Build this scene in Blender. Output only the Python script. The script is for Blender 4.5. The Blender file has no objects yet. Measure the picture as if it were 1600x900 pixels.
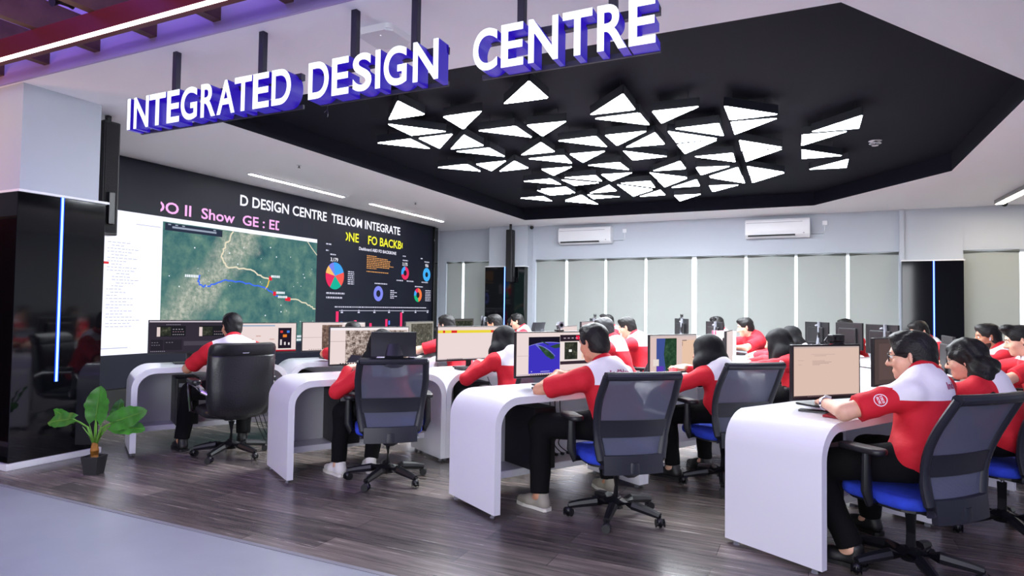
import bpy, bmesh, math, random
import numpy as np
from mathutils import Vector, Matrix
random.seed(7)
SC = bpy.context.scene
COL = SC.collection
R = math.radians

# ------------------------------------------------------------------ camera
cam_d = bpy.data.cameras.new('camera'); cam = bpy.data.objects.new('camera', cam_d); COL.objects.link(cam)
_r = Vector((0.90532324, 0.4245042, 0.01363903)); _u = Vector((0.00110255, -0.03446158, 0.99940542)); _f = Vector((-0.42472181, 0.90476991, 0.03166691))
_m = Matrix((_r, _u, -_f)).transposed().to_4x4(); _m.translation = Vector((0, 0, 1.32))
cam.matrix_world = _m
cam_d.sensor_fit = 'HORIZONTAL'; cam_d.sensor_width = 36.0; cam_d.lens = 22.197
cam_d.clip_start = 0.05; cam_d.clip_end = 200
SC.camera = cam

# ------------------------------------------------------------------ view and world
vs = SC.view_settings
SC.display_settings.display_device = 'sRGB'
vs.view_transform = 'Standard'; vs.look = 'None'; vs.gamma = 1.0; vs.exposure = 0.15; vs.use_curve_mapping = False
W = bpy.data.worlds.new('world'); SC.world = W; W.use_nodes = True
W.node_tree.nodes['Background'].inputs[0].default_value = (0.86, 0.93, 1.0, 1)
W.node_tree.nodes['Background'].inputs[1].default_value = 3.0      # overcast daylight beyond the blinds

TRI_STRENGTH = 53.0
LINE_STRENGTH = 30.0
def lamp(name, loc, size, color, power, rot=(0, 0, 0), shape='RECTANGLE'):
    d = bpy.data.lights.new(name, 'AREA'); d.shape = shape; d.size = size[0]; d.size_y = size[1]
    d.color = color; d.energy = power
    o = bpy.data.objects.new(name, d); COL.objects.link(o); o.location = loc; o.rotation_euler = rot
    return o
# violet lobby wash lights and the lobby's white downlights (behind and beside the viewpoint)
lamp('lobby_violet_light', (-3.2, 0.6, 3.35), (3.5, 1.2), (0.45, 0.30, 1.0), 45)
lamp('lobby_violet_light', (2.6, 1.2, 3.35), (3.0, 1.0), (0.50, 0.40, 1.0), 80)
lamp('lobby_white_light', (-0.5, -2.0, 3.4), (5.0, 2.0), (0.92, 0.90, 1.0), 100)
lamp('lobby_front_fill', (-0.8, -4.45, 1.9), (9.0, 2.6), (0.92, 0.96, 1.0), 420, (R(90), 0, 0))  # added fill behind the viewpoint, lifts ceiling and desk fronts; no window there
lamp('lobby_amber_light', (-7.2, 1.2, 2.2), (0.8, 0.3), (1.0, 0.45, 0.25), 26, (R(108), 0, 0))
lamp('lobby_violet_uplight', (-4.2, 1.0, 3.1), (3.0, 0.8), (0.40, 0.22, 1.0), 260, (R(180), 0, 0))

# ------------------------------------------------------------------ colours and materials
def lin(c):
    return tuple(((v / 255.0) / 12.92 if v / 255.0 <= 0.04045 else ((v / 255.0 + 0.055) / 1.055) ** 2.4) for v in c)
_M = {}
def mat(name, rgb, rough=0.5, metal=0.0, spec=0.5, coat=0.0, noise=None, bump=None):
    """rgb in 0..255 sRGB; noise=(scale, amount) colour mottling; bump=(scale, strength)"""
    if name in _M: return _M[name]
    m = bpy.data.materials.new(name); m.use_nodes = True
    nt = m.node_tree; b = nt.nodes['Principled BSDF']
    c = lin(rgb)
    b.inputs['Base Color'].default_value = (*c, 1); b.inputs['Roughness'].default_value = rough
    b.inputs['Metallic'].default_value = metal; b.inputs['Specular IOR Level'].default_value = spec
    b.inputs['Coat Weight'].default_value = coat
    if noise or bump:
        tc = nt.nodes.new('ShaderNodeTexCoord')
    if noise:
        n = nt.nodes.new('ShaderNodeTexNoise'); n.inputs['Scale'].default_value = noise[0]; n.inputs['Detail'].default_value = 4
        nt.links.new(tc.outputs['Object'], n.inputs['Vector'])
        r = nt.nodes.new('ShaderNodeValToRGB'); a = noise[1]
        r.color_ramp.elements[0].position = 0.3; r.color_ramp.elements[1].position = 0.7
        r.color_ramp.elements[0].color = (*[v * (1 - a) for v in c], 1); r.color_ramp.elements[1].color = (*[min(1, v * (1 + a)) for v in c], 1)
        nt.links.new(n.outputs['Fac'], r.inputs['Fac']); nt.links.new(r.outputs['Color'], b.inputs['Base Color'])
    if bump:
        n = nt.nodes.new('ShaderNodeTexNoise'); n.inputs['Scale'].default_value = bump[0]; n.inputs['Detail'].default_value = 3
        nt.links.new(tc.outputs['Object'], n.inputs['Vector'])
        bp = nt.nodes.new('ShaderNodeBump'); bp.inputs['Strength'].default_value = bump[1]; bp.inputs['Distance'].default_value = 0.02
        nt.links.new(n.outputs['Fac'], bp.inputs['Height']); nt.links.new(bp.outputs['Normal'], b.inputs['Normal'])
    _M[name] = m
    return m
def emat(name, rgb, strength=1.0):
    if name in _M: return _M[name]
    m = bpy.data.materials.new(name); m.use_nodes = True; nt = m.node_tree
    nt.nodes.remove(nt.nodes['Principled BSDF'])
    e = nt.nodes.new('ShaderNodeEmission'); e.inputs[0].default_value = (*lin(rgb), 1); e.inputs[1].default_value = strength
    nt.links.new(e.outputs[0], nt.nodes['Material Output'].inputs[0])
    _M[name] = m
    return m
def em(rgb, s=1.0):
    return emat('screen_%d_%d_%d_%d' % (*rgb, int(s * 100)), rgb, s)
def node_mat(name, build):
    if name in _M: return _M[name]
    m = bpy.data.materials.new(name); m.use_nodes = True
    build(m.node_tree, m.node_tree.nodes, m.node_tree.links)
    _M[name] = m
    return m
def ramp(N, stops):
    r = N.new('ShaderNodeValToRGB'); el = r.color_ramp.elements
    while len(el) < len(stops): el.new(0.5)
    for e, (p, c) in zip(el, stops): e.position = p; e.color = (*lin(c), 1)
    return r
def map_mat(name, scale, stops, strength=1.0, detail=8, rough=0.6):
    def b(nt, N, L):
        N.remove(N['Principled BSDF'])
        tc = N.new('ShaderNodeTexCoord'); n = N.new('ShaderNodeTexNoise'); n.inputs['Scale'].default_value = scale
        n.inputs['Detail'].default_value = detail; n.inputs['Roughness'].default_value = rough
        L.new(tc.outputs['Object'], n.inputs['Vector']); r = ramp(N, stops); L.new(n.outputs['Fac'], r.inputs['Fac'])
        e = N.new('ShaderNodeEmission'); e.inputs[1].default_value = strength
        L.new(r.outputs['Color'], e.inputs[0]); L.new(e.outputs[0], N['Material Output'].inputs[0])
    return node_mat(name, b)

# ------------------------------------------------------------------ mesh helpers
def obj(name, bm, mats, parent=None, smooth=False, M=None):
    me = bpy.data.meshes.new(name)
    bmesh.ops.recalc_face_normals(bm, faces=bm.faces)
    for e in bm.edges:
        if len(e.link_faces) == 2 and e.calc_face_angle(0) > 0.62: e.smooth = False
    bm.to_mesh(me); bm.free()
    if not isinstance(mats, (list, tuple)): mats = [mats]
    for m in mats: me.materials.append(m)
    if smooth:
        me.polygons.foreach_set('use_smooth', [True] * len(me.polygons))
    o = bpy.data.objects.new(name, me); COL.objects.link(o)
    if parent: o.parent = parent
    if M is not None: o.matrix_local = M
    return o
def raw(name, verts, faces, mats, parent=None, smooth=False, mi=None):
    me = bpy.data.meshes.new(name); me.from_pydata(verts, [], faces); me.update()
    if not isinstance(mats, (list, tuple)): mats = [mats]
    for m in mats: me.materials.append(m)
    if mi: me.polygons.foreach_set('material_index', mi)
    if smooth: me.polygons.foreach_set('use_smooth', [True] * len(me.polygons))
    o = bpy.data.objects.new(name, me); COL.objects.link(o)
    if parent: o.parent = parent
    return o
def empty(name, loc=(0, 0, 0), rotz=0.0):
    o = bpy.data.objects.new(name, None); COL.objects.link(o); o.location = loc; o.rotation_euler = (0, 0, rotz); o.empty_display_size = 0.1
    return o
def tag(o, label, cat, group=None):
    o['label'] = label; o['category'] = cat
    if group: o['group'] = group
    return o
def struct(o, label=None):
    o['kind'] = 'structure'
    if label: o['label'] = label; o['category'] = 'structure'
    return o
def BM(): return bmesh.new()
def merge(bm, t, mi=0, M=None):
    vs_ = [bm.verts.new(M @ v.co if M is not None else v.co) for v in t.verts]
    t.verts.index_update()
    for f in t.faces:
        try:
            nf = bm.faces.new([vs_[v.index] for v in f.verts]); nf.material_index = mi; nf.smooth = f.smooth
        except ValueError: pass
    t.free()
def box(bm, c, s, bev=0.0, mi=0, M=None, seg=2, smooth=False):
    t = bmesh.new(); bmesh.ops.create_cube(t, size=1.0)
    for v in t.verts: v.co = Vector((v.co.x * s[0], v.co.y * s[1], v.co.z * s[2]))
    if bev > 0: bmesh.ops.bevel(t, geom=t.edges[:], offset=min(bev, min(s) * 0.49), segments=seg, profile=0.5, affect='EDGES', clamp_overlap=True)
    if smooth:
        for f in t.faces: f.smooth = True
    T = Matrix.Translation(Vector(c))
    merge(bm, t, mi, (T if M is None else M @ T))
def box2(bm, lo, hi, bev=0.0, mi=0, M=None):
    box(bm, [(a + b) / 2 for a, b in zip(lo, hi)], [abs(b - a) for a, b in zip(lo, hi)], bev, mi, M)
def frame_for(d):
    d = Vector(d).normalized(); a = Vector((0, 0, 1)) if abs(d.z) < 0.95 else Vector((1, 0, 0))
    x = d.cross(a).normalized(); y = x.cross(d).normalized()
    return x, y, d
def tube(bm, pts, rad, n=10, mi=0, smooth=True, closed=False, sx=1.0, caps=True):
    """round rod along a polyline; rad is a number or one per point"""
    pts = [Vector(p) for p in pts]; m = len(pts)
    rs = rad if isinstance(rad, (list, tuple)) else [rad] * m
    rings = []; px = None
    for i, p in enumerate(pts):
        a = pts[(i - 1) % m] if (closed or i > 0) else p
        b = pts[(i + 1) % m] if (closed or i < m - 1) else p
        d = (b - a).normalized()
        if px is None: x, y, _ = frame_for(d)
        else:
            x = (px - d * px.dot(d)).normalized(); y = d.cross(x) * 1.0
        px = x
        rings.append([bm.verts.new(p + (x * math.cos(2 * math.pi * k / n) * sx + y * math.sin(2 * math.pi * k / n)) * rs[i]) for k in range(n)])
    L = m if closed else m - 1
    for i in range(L):
        A, B = rings[i], rings[(i + 1) % m]
        for k in range(n):
            f = bm.faces.new((A[k], A[(k + 1) % n], B[(k + 1) % n], B[k])); f.material_index = mi; f.smooth = smooth
    if not closed and caps:
        for rg in (rings[0][::-1], rings[-1]):
            f = bm.faces.new(rg); f.material_index = mi
def cyl(bm, a, b, r, r2=None, n=20, mi=0, smooth=True):
    tube(bm, [a, b], [r, r if r2 is None else r2], n, mi, smooth)
def prism(bm, poly, h0, h1, M=None, mi=0, smooth=False):
    """polygon in local XY extruded from z=h0 to z=h1"""
    M = M or Matrix.Identity(4)
    A = [bm.verts.new(M @ Vector((x, y, h0))) for x, y in poly]; B = [bm.verts.new(M @ Vector((x, y, h1))) for x, y in poly]
    n = len(poly); fs = [bm.faces.new(A[::-1]), bm.faces.new(B)]
    for k in range(n):
        f = bm.faces.new((A[k], A[(k + 1) % n], B[(k + 1) % n], B[k])); f.smooth = smooth; fs.append(f)
    for f in fs: f.material_index = mi
def ball(bm, c, r, mi=0, seg=16, rings=10, M=None):
    r3 = r if isinstance(r, (list, tuple)) else (r, r, r)
    t = bmesh.new(); bmesh.ops.create_uvsphere(t, u_segments=seg, v_segments=rings, radius=1.0)
    for v in t.verts: v.co = Vector((v.co.x * r3[0], v.co.y * r3[1], v.co.z * r3[2]))
    for f in t.faces: f.smooth = True
    T = Matrix.Translation(Vector(c)); merge(bm, t, mi, T if M is None else M @ T)
def quad(bm, pts, mi=0):
    f = bm.faces.new([bm.verts.new(Vector(p)) for p in pts]); f.material_index = mi
    return f
def rounded_rect(w, h, r, n=5, cx=0, cy=0):
    out = []
    for sx, sy, a0 in ((1, 1, 0), (-1, 1, 90), (-1, -1, 180), (1, -1, 270)):
        for k in range(n + 1):
            a = R(a0 + 90 * k / n); out.append((cx + sx * (w / 2 - r) + r * math.cos(a), cy + sy * (h / 2 - r) + r * math.sin(a)))
    return out
def cushion(bm, w, d, r, cx, cy, z0, z1, bev, n=6, dome=0.0):
    """rounded slab built as a loft of rounded rectangles with soft top and bottom edges"""
    prof = [(z0, bev)] + [(z0 + bev * (1 - math.cos(R(q))), bev * (1 - math.sin(R(q)))) for q in (30, 60, 90)] + [(z1 - bev * (1 - math.sin(R(q))), bev * (1 - math.cos(R(q)))) for q in (0, 30, 60, 90)] + [(z1 + dome * 0.7, bev + min(w, d) * 0.16), (z1 + dome, bev + min(w, d) * 0.32)]
    rings = []
    for z, s in prof:
        rr = max(0.004, min(r - s * 0.6, min(w, d) / 2 - s - 0.002)); rings.append([bm.verts.new((x, y, z)) for x, y in rounded_rect(w - 2 * s, d - 2 * s, rr, n, cx, cy)])
    for A, B in zip(rings, rings[1:]):
        for k in range(len(A)):
            f = bm.faces.new((A[k], A[(k + 1) % len(A)], B[(k + 1) % len(A)], B[k])); f.smooth = True
    bm.faces.new(rings[0][::-1]); bm.faces.new(rings[-1])
def copy_tree(o, loc, rotz=None):
    c = o.copy(); COL.objects.link(c); c.location = loc
    if rotz is not None: c.rotation_euler = (0, 0, rotz)
    def kids(a, b):
        for ch in list(a.children):
            d = ch.copy(); COL.objects.link(d); d.parent = b; kids(ch, d)
    kids(o, c)
    return c
def text_bm(s, height, bold=0.0, depth=0.0, res=3):
    """letters as a bmesh in XY with cap height `height`, left edge at x=0, baseline at y=0"""
    cu = bpy.data.curves.new('lettering', 'FONT'); cu.body = s; cu.size = 1.0; cu.offset = bold; cu.extrude = depth; cu.resolution_u = res
    o = bpy.data.objects.new('lettering', cu); COL.objects.link(o)
    dg = bpy.context.evaluated_depsgraph_get(); me = bpy.data.meshes.new_from_object(o.evaluated_get(dg))
    bpy.data.objects.remove(o); bpy.data.curves.remove(cu)
    t = bmesh.new(); t.from_mesh(me); bpy.data.meshes.remove(me)
    k = height / 0.69
    for v in t.verts: v.co = Vector((v.co.x * k, v.co.y * k, v.co.z))
    return t
def bounds(t):
    xs = [v.co.x for v in t.verts]; ys = [v.co.y for v in t.verts]
    return min(xs), max(xs), min(ys), max(ys)
def ordinal(i): return ['first', 'second', 'third', 'fourth', 'fifth', 'sixth', 'seventh', 'eighth', 'ninth', 'tenth', 'eleventh', 'twelfth', 'thirteenth', 'fourteenth'][i]
# ------------------------------------------------------------------ shared materials
white_wall = mat('white_wall_paint', (176, 182, 192), 0.85, bump=(60, 0.03))
ceil_white = mat('white_ceiling_paint', (250, 249, 252), 0.9)
gloss_white = mat('gloss_white_laminate', (228, 228, 236), 0.22, coat=0.3)
black_plastic = mat('black_plastic', (22, 22, 25), 0.42)
dark_plastic = mat('charcoal_plastic', (38, 40, 46), 0.5)
black_gloss = mat('black_gloss_panel', (7, 8, 11), 0.06, spec=0.6)
black_matt = mat('black_matt_paint', (30, 30, 40), 0.75)
metal_black = mat('black_powder_coated_metal', (16, 16, 22), 0.4)
chrome = mat('chrome', (205, 205, 212), 0.15, 1.0)
grey_plastic = mat('grey_plastic', (120, 122, 130), 0.4)
white_plastic = mat('white_plastic', (225, 226, 230), 0.4)
lamp_white = emat('lamp_diffuser', (243, 249, 255), TRI_STRENGTH)
line_white = emat('linear_lamp_diffuser', (255, 252, 250), LINE_STRENGTH)

def wood_floor(nt, N, L):
    b = N['Principled BSDF']; tc = N.new('ShaderNodeTexCoord')
    mp = N.new('ShaderNodeMapping'); L.new(tc.outputs['Object'], mp.inputs['Vector'])
    br = N.new('ShaderNodeTexBrick'); br.inputs['Scale'].default_value = 1.0
    br.inputs['Brick Width'].default_value = 1.22; br.inputs['Row Height'].default_value = 0.18; br.inputs['Mortar Size'].default_value = 0.0015
    br.inputs['Color1'].default_value = (*lin((92, 88, 86)), 1); br.inputs['Color2'].default_value = (*lin((58, 56, 56)), 1); br.inputs['Mortar'].default_value = (*lin((38, 35, 34)), 1)
    br.offset = 0.37; L.new(mp.outputs[0], br.inputs['Vector'])
    m2 = N.new('ShaderNodeMapping'); m2.inputs['Scale'].default_value = (0.8, 13, 1); L.new(tc.outputs['Object'], m2.inputs['Vector'])
    n = N.new('ShaderNodeTexNoise'); n.inputs['Scale'].default_value = 2.2; n.inputs['Detail'].default_value = 8; n.inputs['Roughness'].default_value = 0.65; L.new(m2.outputs[0], n.inputs['Vector'])
    r = ramp(N, [(0.28, (84, 80, 80)), (0.5, (148, 142, 138)), (0.72, (220, 210, 202))]); L.new(n.outputs['Fac'], r.inputs['Fac'])
    mx = N.new('ShaderNodeMix'); mx.data_type = 'RGBA'; mx.blend_type = 'MULTIPLY'; mx.inputs['Factor'].default_value = 0.9
    L.new(br.outputs['Color'], mx.inputs['A']); L.new(r.outputs['Color'], mx.inputs['B'])
    g = N.new('ShaderNodeMix'); g.data_type = 'RGBA'; g.blend_type = 'MULTIPLY'; g.inputs['Factor'].default_value = 1.0
    L.new(mx.outputs['Result'], g.inputs['A']); g.inputs['B'].default_value = (4.3, 4.2, 4.1, 1)
    L.new(g.outputs['Result'], b.inputs['Base Color'])
    rr = N.new('ShaderNodeMapRange'); rr.inputs['To Min'].default_value = 0.16; rr.inputs['To Max'].default_value = 0.34; L.new(n.outputs['Fac'], rr.inputs['Value']); L.new(rr.outputs[0], b.inputs['Roughness'])
    bp = N.new('ShaderNodeBump'); bp.inputs['Strength'].default_value = 0.12; bp.inputs['Distance'].default_value = 0.01
    L.new(n.outputs['Fac'], bp.inputs['Height']); L.new(bp.outputs[0], b.inputs['Normal'])
wood = node_mat('dark_wood_plank_floor', wood_floor)
vinyl = mat('grey_vinyl_floor', (142, 146, 152), 0.3, noise=(3, 0.06))
rafter_mat = mat('brown_timber', (104, 72, 62), 0.6, noise=(9, 0.2))
red_paint = mat('dark_red_paint', (88, 6, 16), 0.5)
lobby_grey = mat('lobby_grey_paint', (150, 146, 160), 0.8)

XL, XR, YB, CZ = -7.75, 6.2, 12.5, 3.08
YF = 2.85                               # front edge of the room's ceiling
# floors
bm = BM(); box2(bm, (XL - 1.5, 2.59, -0.1), (XR, YB + 0.2, 0.0)); struct(obj('floor', bm, wood))
bm = BM(); box2(bm, (XL - 1.5, -4.6, -0.1), (XR, 2.59, 0.001)); struct(obj('floor_lobby', bm, vinyl))
bm = BM(); box2(bm, (XL - 1.5, 2.575, 0.0), (XR, 2.605, 0.004), 0.001); struct(obj('trim_1', bm, mat('grey_metal_strip', (120, 120, 126), 0.4)))
# ceiling with the irregular hexagonal opening
OCT = [(-5.13, 3.98), (0.17, 3.98), (1.60, 6.05), (1.60, 9.28), (0.09, 11.50), (-5.13, 11.50)]
OUT = [(XL, YF), (XR, YF), (XR, YB + 0.1), (XL, YB + 0.1)]
bm = BM()
def loop_edges(bm, poly, z):
    v = [bm.verts.new((x, y, z)) for x, y in poly]
    return v, [bm.edges.new((v[i], v[(i + 1) % len(v)])) for i in range(len(v))]
_, e1 = loop_edges(bm, OUT, CZ); _, e2 = loop_edges(bm, OCT, CZ)
bmesh.ops.triangle_fill(bm, use_beauty=True, edges=e1 + e2, normal=(0, 0, -1))
struct(obj('ceiling', bm, ceil_white))
RZ = 3.30
bm = BM(); n = len(OCT)
for i in range(n):
    a, b = OCT[i], OCT[(i + 1) % n]; quad(bm, [(*a, CZ), (*b, CZ), (*b, RZ), (*a, RZ)])
bm.faces.new([bm.verts.new((x, y, RZ)) for x, y in OCT])
struct(obj('ceiling_recess', bm, mat('black_ceiling_paint', (10, 10, 25), 0.8, spec=0.2)))
# ceiling front fascia, lobby ceiling
bm = BM(); box2(bm, (XL - 1.5, YF - 0.02, CZ), (XR, YF + 0.02, 3.95)); struct(obj('wall_fascia', bm, mat('lilac_grey_paint', (176, 160, 205), 0.85)))
bm = BM(); box2(bm, (XL - 1.5, -4.6, 3.9), (XR, YF - 0.02, 4.0)); struct(obj('ceiling_lobby', bm, mat('dark_lobby_ceiling', (112, 102, 150), 0.8)))
# walls
def wall_with_holes(name, x0, x1, y, z0, z1, holes, m, t=0.16):
    bm = BM(); xs = sorted(set([x0, x1] + [h[0] for h in holes] + [h[1] for h in holes]))
    for a, b in zip(xs, xs[1:]):
        hs = [h for h in holes if h[0] <= a + 1e-6 and h[1] >= b - 1e-6]
        if not hs: box2(bm, (a, y, z0), (b, y + t, z1))
        else:
            h = hs[0]; box2(bm, (a, y, z0), (b, y + t, h[2])); box2(bm, (a, y, h[3]), (b, y + t, z1))
    return struct(obj(name, bm, m))
HOLES = [(-7.55, -6.30, 0.80, 2.37), (-5.32, 1.40, 0.80, 2.37), (2.30, 5.9, 0.80, 2.37)]
wall_with_holes('wall_back', XL, XR, YB, 0, CZ, HOLES, white_wall)
bm = BM(); box2(bm, (XL - 0.15, YF, 0), (XL, YB + 0.16, CZ)); struct(obj('wall_left', bm, white_wall))
bm = BM(); box2(bm, (XR, -4.6, 0), (XR + 0.15, YB + 0.16, 4.0)); struct(obj('wall_right', bm, white_wall))
bm = BM(); box2(bm, (XL - 1.65, -4.75, 0), (XR + 0.15, -4.6, 4.0)); struct(obj('wall_front', bm, lobby_grey))
bm = BM(); box2(bm, (XL - 1.65, -4.6, 0), (XL - 1.5, YF + 0.1, 4.0)); struct(obj('wall_lobby_left', bm, lobby_grey))
bm = BM(); box2(bm, (XL - 1.5, YF - 0.02, 0), (-6.32, YF + 0.10, CZ)); struct(obj('wall_lobby_return', bm, mat('lobby_cream_paint', (214, 200, 196), 0.8)))
# back wall column strips flanking the pillars
bm = BM(); box2(bm, (1.40, YB - 0.06, 0), (1.47, YB, CZ)); box2(bm, (1.47, YB - 0.02, 0), (2.30, YB, CZ)); struct(obj('trim_2', bm, white_wall))
bm = BM(); box2(bm, (-6.30, 12.22, 0), (-5.38, YB, CZ)); struct(obj('wall_column_far', bm, white_wall))
# column above the near left black pillar
bm = BM(); box2(bm, (-6.32, 2.87, 0.0), (-5.71, 3.49, CZ)); struct(obj('wall_column_near', bm, white_wall))
# window sill and window panes
bm = BM()
for a, b, _, _ in HOLES: box2(bm, (a - 0.03, YB - 0.07, 0.755), (b + 0.03, YB + 0.16, 0.80), 0.006)
struct(obj('trim_3', bm, white_plastic))
def glassb(nt, N, L):
    N.remove(N['Principled BSDF']); t = N.new('ShaderNodeBsdfTransparent'); g = N.new('ShaderNodeBsdfGlossy'); g.inputs['Roughness'].default_value = 0.02
    mx = N.new('ShaderNodeMixShader'); mx.inputs[0].default_value = 0.06; L.new(t.outputs[0], mx.inputs[1]); L.new(g.outputs[0], mx.inputs[2]); L.new(mx.outputs[0], N['Material Output'].inputs[0])
glass = node_mat('window_glass', glassb)
wf = mat('white_window_frame', (232, 232, 232), 0.5)
for k, (a, b, z0, z1) in enumerate(HOLES):
    bm = BM(); nb = max(1, round((b - a) / 0.9)); w_ = (b - a) / nb
    for i in range(nb + 1): box2(bm, (a + i * w_ - 0.02, YB + 0.09, z0), (a + i * w_ + 0.02, YB + 0.14, z1))
    box2(bm, (a, YB + 0.09, z0), (b, YB + 0.14, z0 + 0.04)); box2(bm, (a, YB + 0.09, z1 - 0.04), (b, YB + 0.14, z1))
    fr_ = struct(obj('window_%d' % (k + 1), bm, wf))
    bm = BM(); box2(bm, (a, YB + 0.11, z0), (b, YB + 0.116, z1)); obj('pane', bm, glass, fr_)
# roller blinds
def blindb(nt, N, L):
    b = N['Principled BSDF']; b.inputs['Base Color'].default_value = (*lin((162, 166, 164)), 1); b.inputs['Roughness'].default_value = 0.9
    t = N.new('ShaderNodeBsdfTranslucent'); t.inputs[0].default_value = (*lin((220, 224, 218)), 1)
    mx = N.new('ShaderNodeMixShader'); mx.inputs[0].default_value = 0.2
    L.new(b.outputs[0], mx.inputs[1]); L.new(t.outputs[0], mx.inputs[2]); L.new(mx.outputs[0], N['Material Output'].inputs[0])
blind = node_mat('blind_fabric', blindb)
BL = [(-7.54, -7.14), (-7.08, -6.31), (-5.30, -4.64), (-4.58, -3.785), (-3.735, -2.96), (-2.905, -2.04), (-1.945, -1.08), (-1.025, -0.225), (-0.175, 0.605), (0.655, 1.395), (2.31, 3.05), (3.12, 3.95), (4.02, 4.85)]
for i, (a, b) in enumerate(BL):
    t = empty('roller_blind', ((a + b) / 2, YB + 0.03, 2.34)); w_ = b - a
    bm = BM(); box(bm, (0, 0, -0.765), (w_, 0.004, 1.51)); obj('fabric', bm, blind, t)
    bm = BM(); cyl(bm, (-w_ / 2, 0, 0.0), (w_ / 2, 0, 0.0), 0.026); obj('roller_tube', bm, blind, t)
    bm = BM(); box(bm, (0, 0, -1.52), (w_, 0.016, 0.03), 0.004); obj('bottom_bar', bm, wf, t)
    tag(t, 'pale grey roller blind, %s from the left along the back wall windows' % ordinal(i), 'blind', 'roller blinds on the back wall')

# ------------------------------------------------------------------ lobby rafters and the red beam with its light strip
for i, x in enumerate([-8.4, -7.78, -7.15, -6.53, -5.91, -5.29, -4.67, -4.05, -3.43, -2.81, -2.19, -1.57, -0.95, -0.33, 0.29, 0.91, 1.53, 2.15]):
    bm = BM(); box2(bm, (x - 0.07, -4.5, 3.15), (x, YF - 0.02, 3.36)); struct(obj('ceiling_rafter', bm, rafter_mat))
t = empty('red_ceiling_beam', (-2.5, 2.5, 3.0))
bm = BM(); box2(bm, (-6.6, -0.09, 0.012), (5.2, 0.0, 0.148), 0.004); obj('beam_body', bm, red_paint, t)
bm = BM(); box2(bm, (-6.58, -0.090, -0.002), (5.18, -0.068, 0.0125)); obj('light_strip', bm, emat('lobby_strip_light', (255, 236, 226), 6.0), t)
tag(t, 'long dark red ceiling beam with a glowing white light strip under it', 'beam')
# little hanging lobby spot and cable bundle
t = empty('track_spotlight', (-5.25, 1.7, 3.1)); bm = BM(); cyl(bm, (0, 0, 0.0), (0, 0, 0.12), 0.006, n=8); obj('stem', bm, metal_black, t)
bm = BM(); cyl(bm, (0.0, -0.05, -0.03), (0.0, 0.07, 0.0), 0.035, 0.03); obj('lamp_head', bm, metal_black, t); t.location = (-4.30, 2.35, 3.24)
tag(t, 'small black spotlight hanging among the lobby rafters behind the red beam', 'spotlight')
# ------------------------------------------------------------------ hanging letter sign
SY, SZ0, SZ1 = 2.88, 2.555, 2.778
LET = [('I', -4.415, -4.381), ('N', -4.343, -4.185), ('T', -4.178, -4.008), ('E', -3.994, -3.868), ('G', -3.854, -3.694), ('R', -3.659, -3.52), ('A', -3.507, -3.343), ('T', -3.347, -3.196), ('E', -3.185, -3.047), ('D', -3.025, -2.866), ('D', -2.727, -2.57), ('E', -2.547, -2.421), ('S', -2.392, -2.257), ('I', -2.231, -2.196), ('G', -2.172, -2.016), ('N', -1.975, -1.811), ('C', -1.597, -1.455), ('E', -1.433, -1.307), ('N', -1.28, -1.119), ('T', -1.095, -0.943), ('R', -0.918, -0.773), ('E', -0.764, -0.637)]
sign_face = emat('sign_letter_face', (240, 244, 255), 1.6)
def sideb(nt, N, L):
    b = N['Principled BSDF']; b.inputs['Base Color'].default_value = (*lin((14, 9, 62)), 1); b.inputs['Roughness'].default_value = 0.4
    b.inputs['Emission Color'].default_value = (*lin((48, 12, 210)), 1); b.inputs['Emission Strength'].default_value = 0.5
sign_side = node_mat('violet_lit_acrylic_side', sideb)
sign = empty('hanging_letter_sign', (-2.5, SY, SZ0))
tag(sign, 'suspended sign reading INTEGRATED DESIGN CENTRE in glowing white letters with violet sides', 'sign')
for ch, xa, xb in LET:
    t = text_bm(ch, SZ1 - SZ0, bold=0.02, depth=0.001, res=10)
    x0, x1, y0, y1 = bounds(t); fx = (xb - xa) / (x1 - x0); fy = (SZ1 - SZ0) / (y1 - y0)
    front = bmesh.new()
    bmesh.ops.remove_doubles(t, verts=t.verts, dist=1e-6)
    # keep only the front outline faces, then extrude to the letter's real depth
    dele = [f for f in t.faces if f.normal.z < 0.9]
    bmesh.ops.delete(t, geom=dele, context='FACES')
    for v in t.verts: v.co = Vector(((v.co.x - x0) * fx + xa + 2.5, 0.0, (v.co.y - y0) * fy))
    ff = t.faces[:]
    for f in ff: f.material_index = 0
    ex = bmesh.ops.extrude_face_region(t, geom=ff, use_keep_orig=True)
    for g in ex['geom']:
        if isinstance(g, bmesh.types.BMVert): g.co.y += 0.105
    for f in t.faces:
        if f not in ff: f.material_index = 1
    bmesh.ops.recalc_face_normals(t, faces=t.faces)
    for f in t.faces:
        f.material_index = 0 if abs(f.normal.y) > 0.9 and f.calc_center_median().y < 0.01 else 1
    front.free()
    obj('letter', t, [sign_face, sign_side], sign)
rail_m = mat('dark_violet_metal', (22, 18, 48), 0.5)
for a, b in ((-4.415, -2.866), (-2.727, -1.811), (-1.597, -0.637)):
    bm = BM(); box2(bm, (a + 2.5, 0.105, -0.004), (b + 2.5, 0.12, 0.022)); box2(bm, (a + 2.5, 0.085, 0.175), (b + 2.5, 0.12, 0.215)); obj('mounting_rail', bm, rail_m, sign)
for x in (-4.007, -3.187, -2.44, -2.01, -1.35, -0.86):
    bm = BM(); box2(bm, (x + 2.5 - 0.02, 0.055, 0.20), (x + 2.5 + 0.02, 0.095, CZ - SZ0), 0.003); obj('hanger_post', bm, rail_m, sign)
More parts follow.
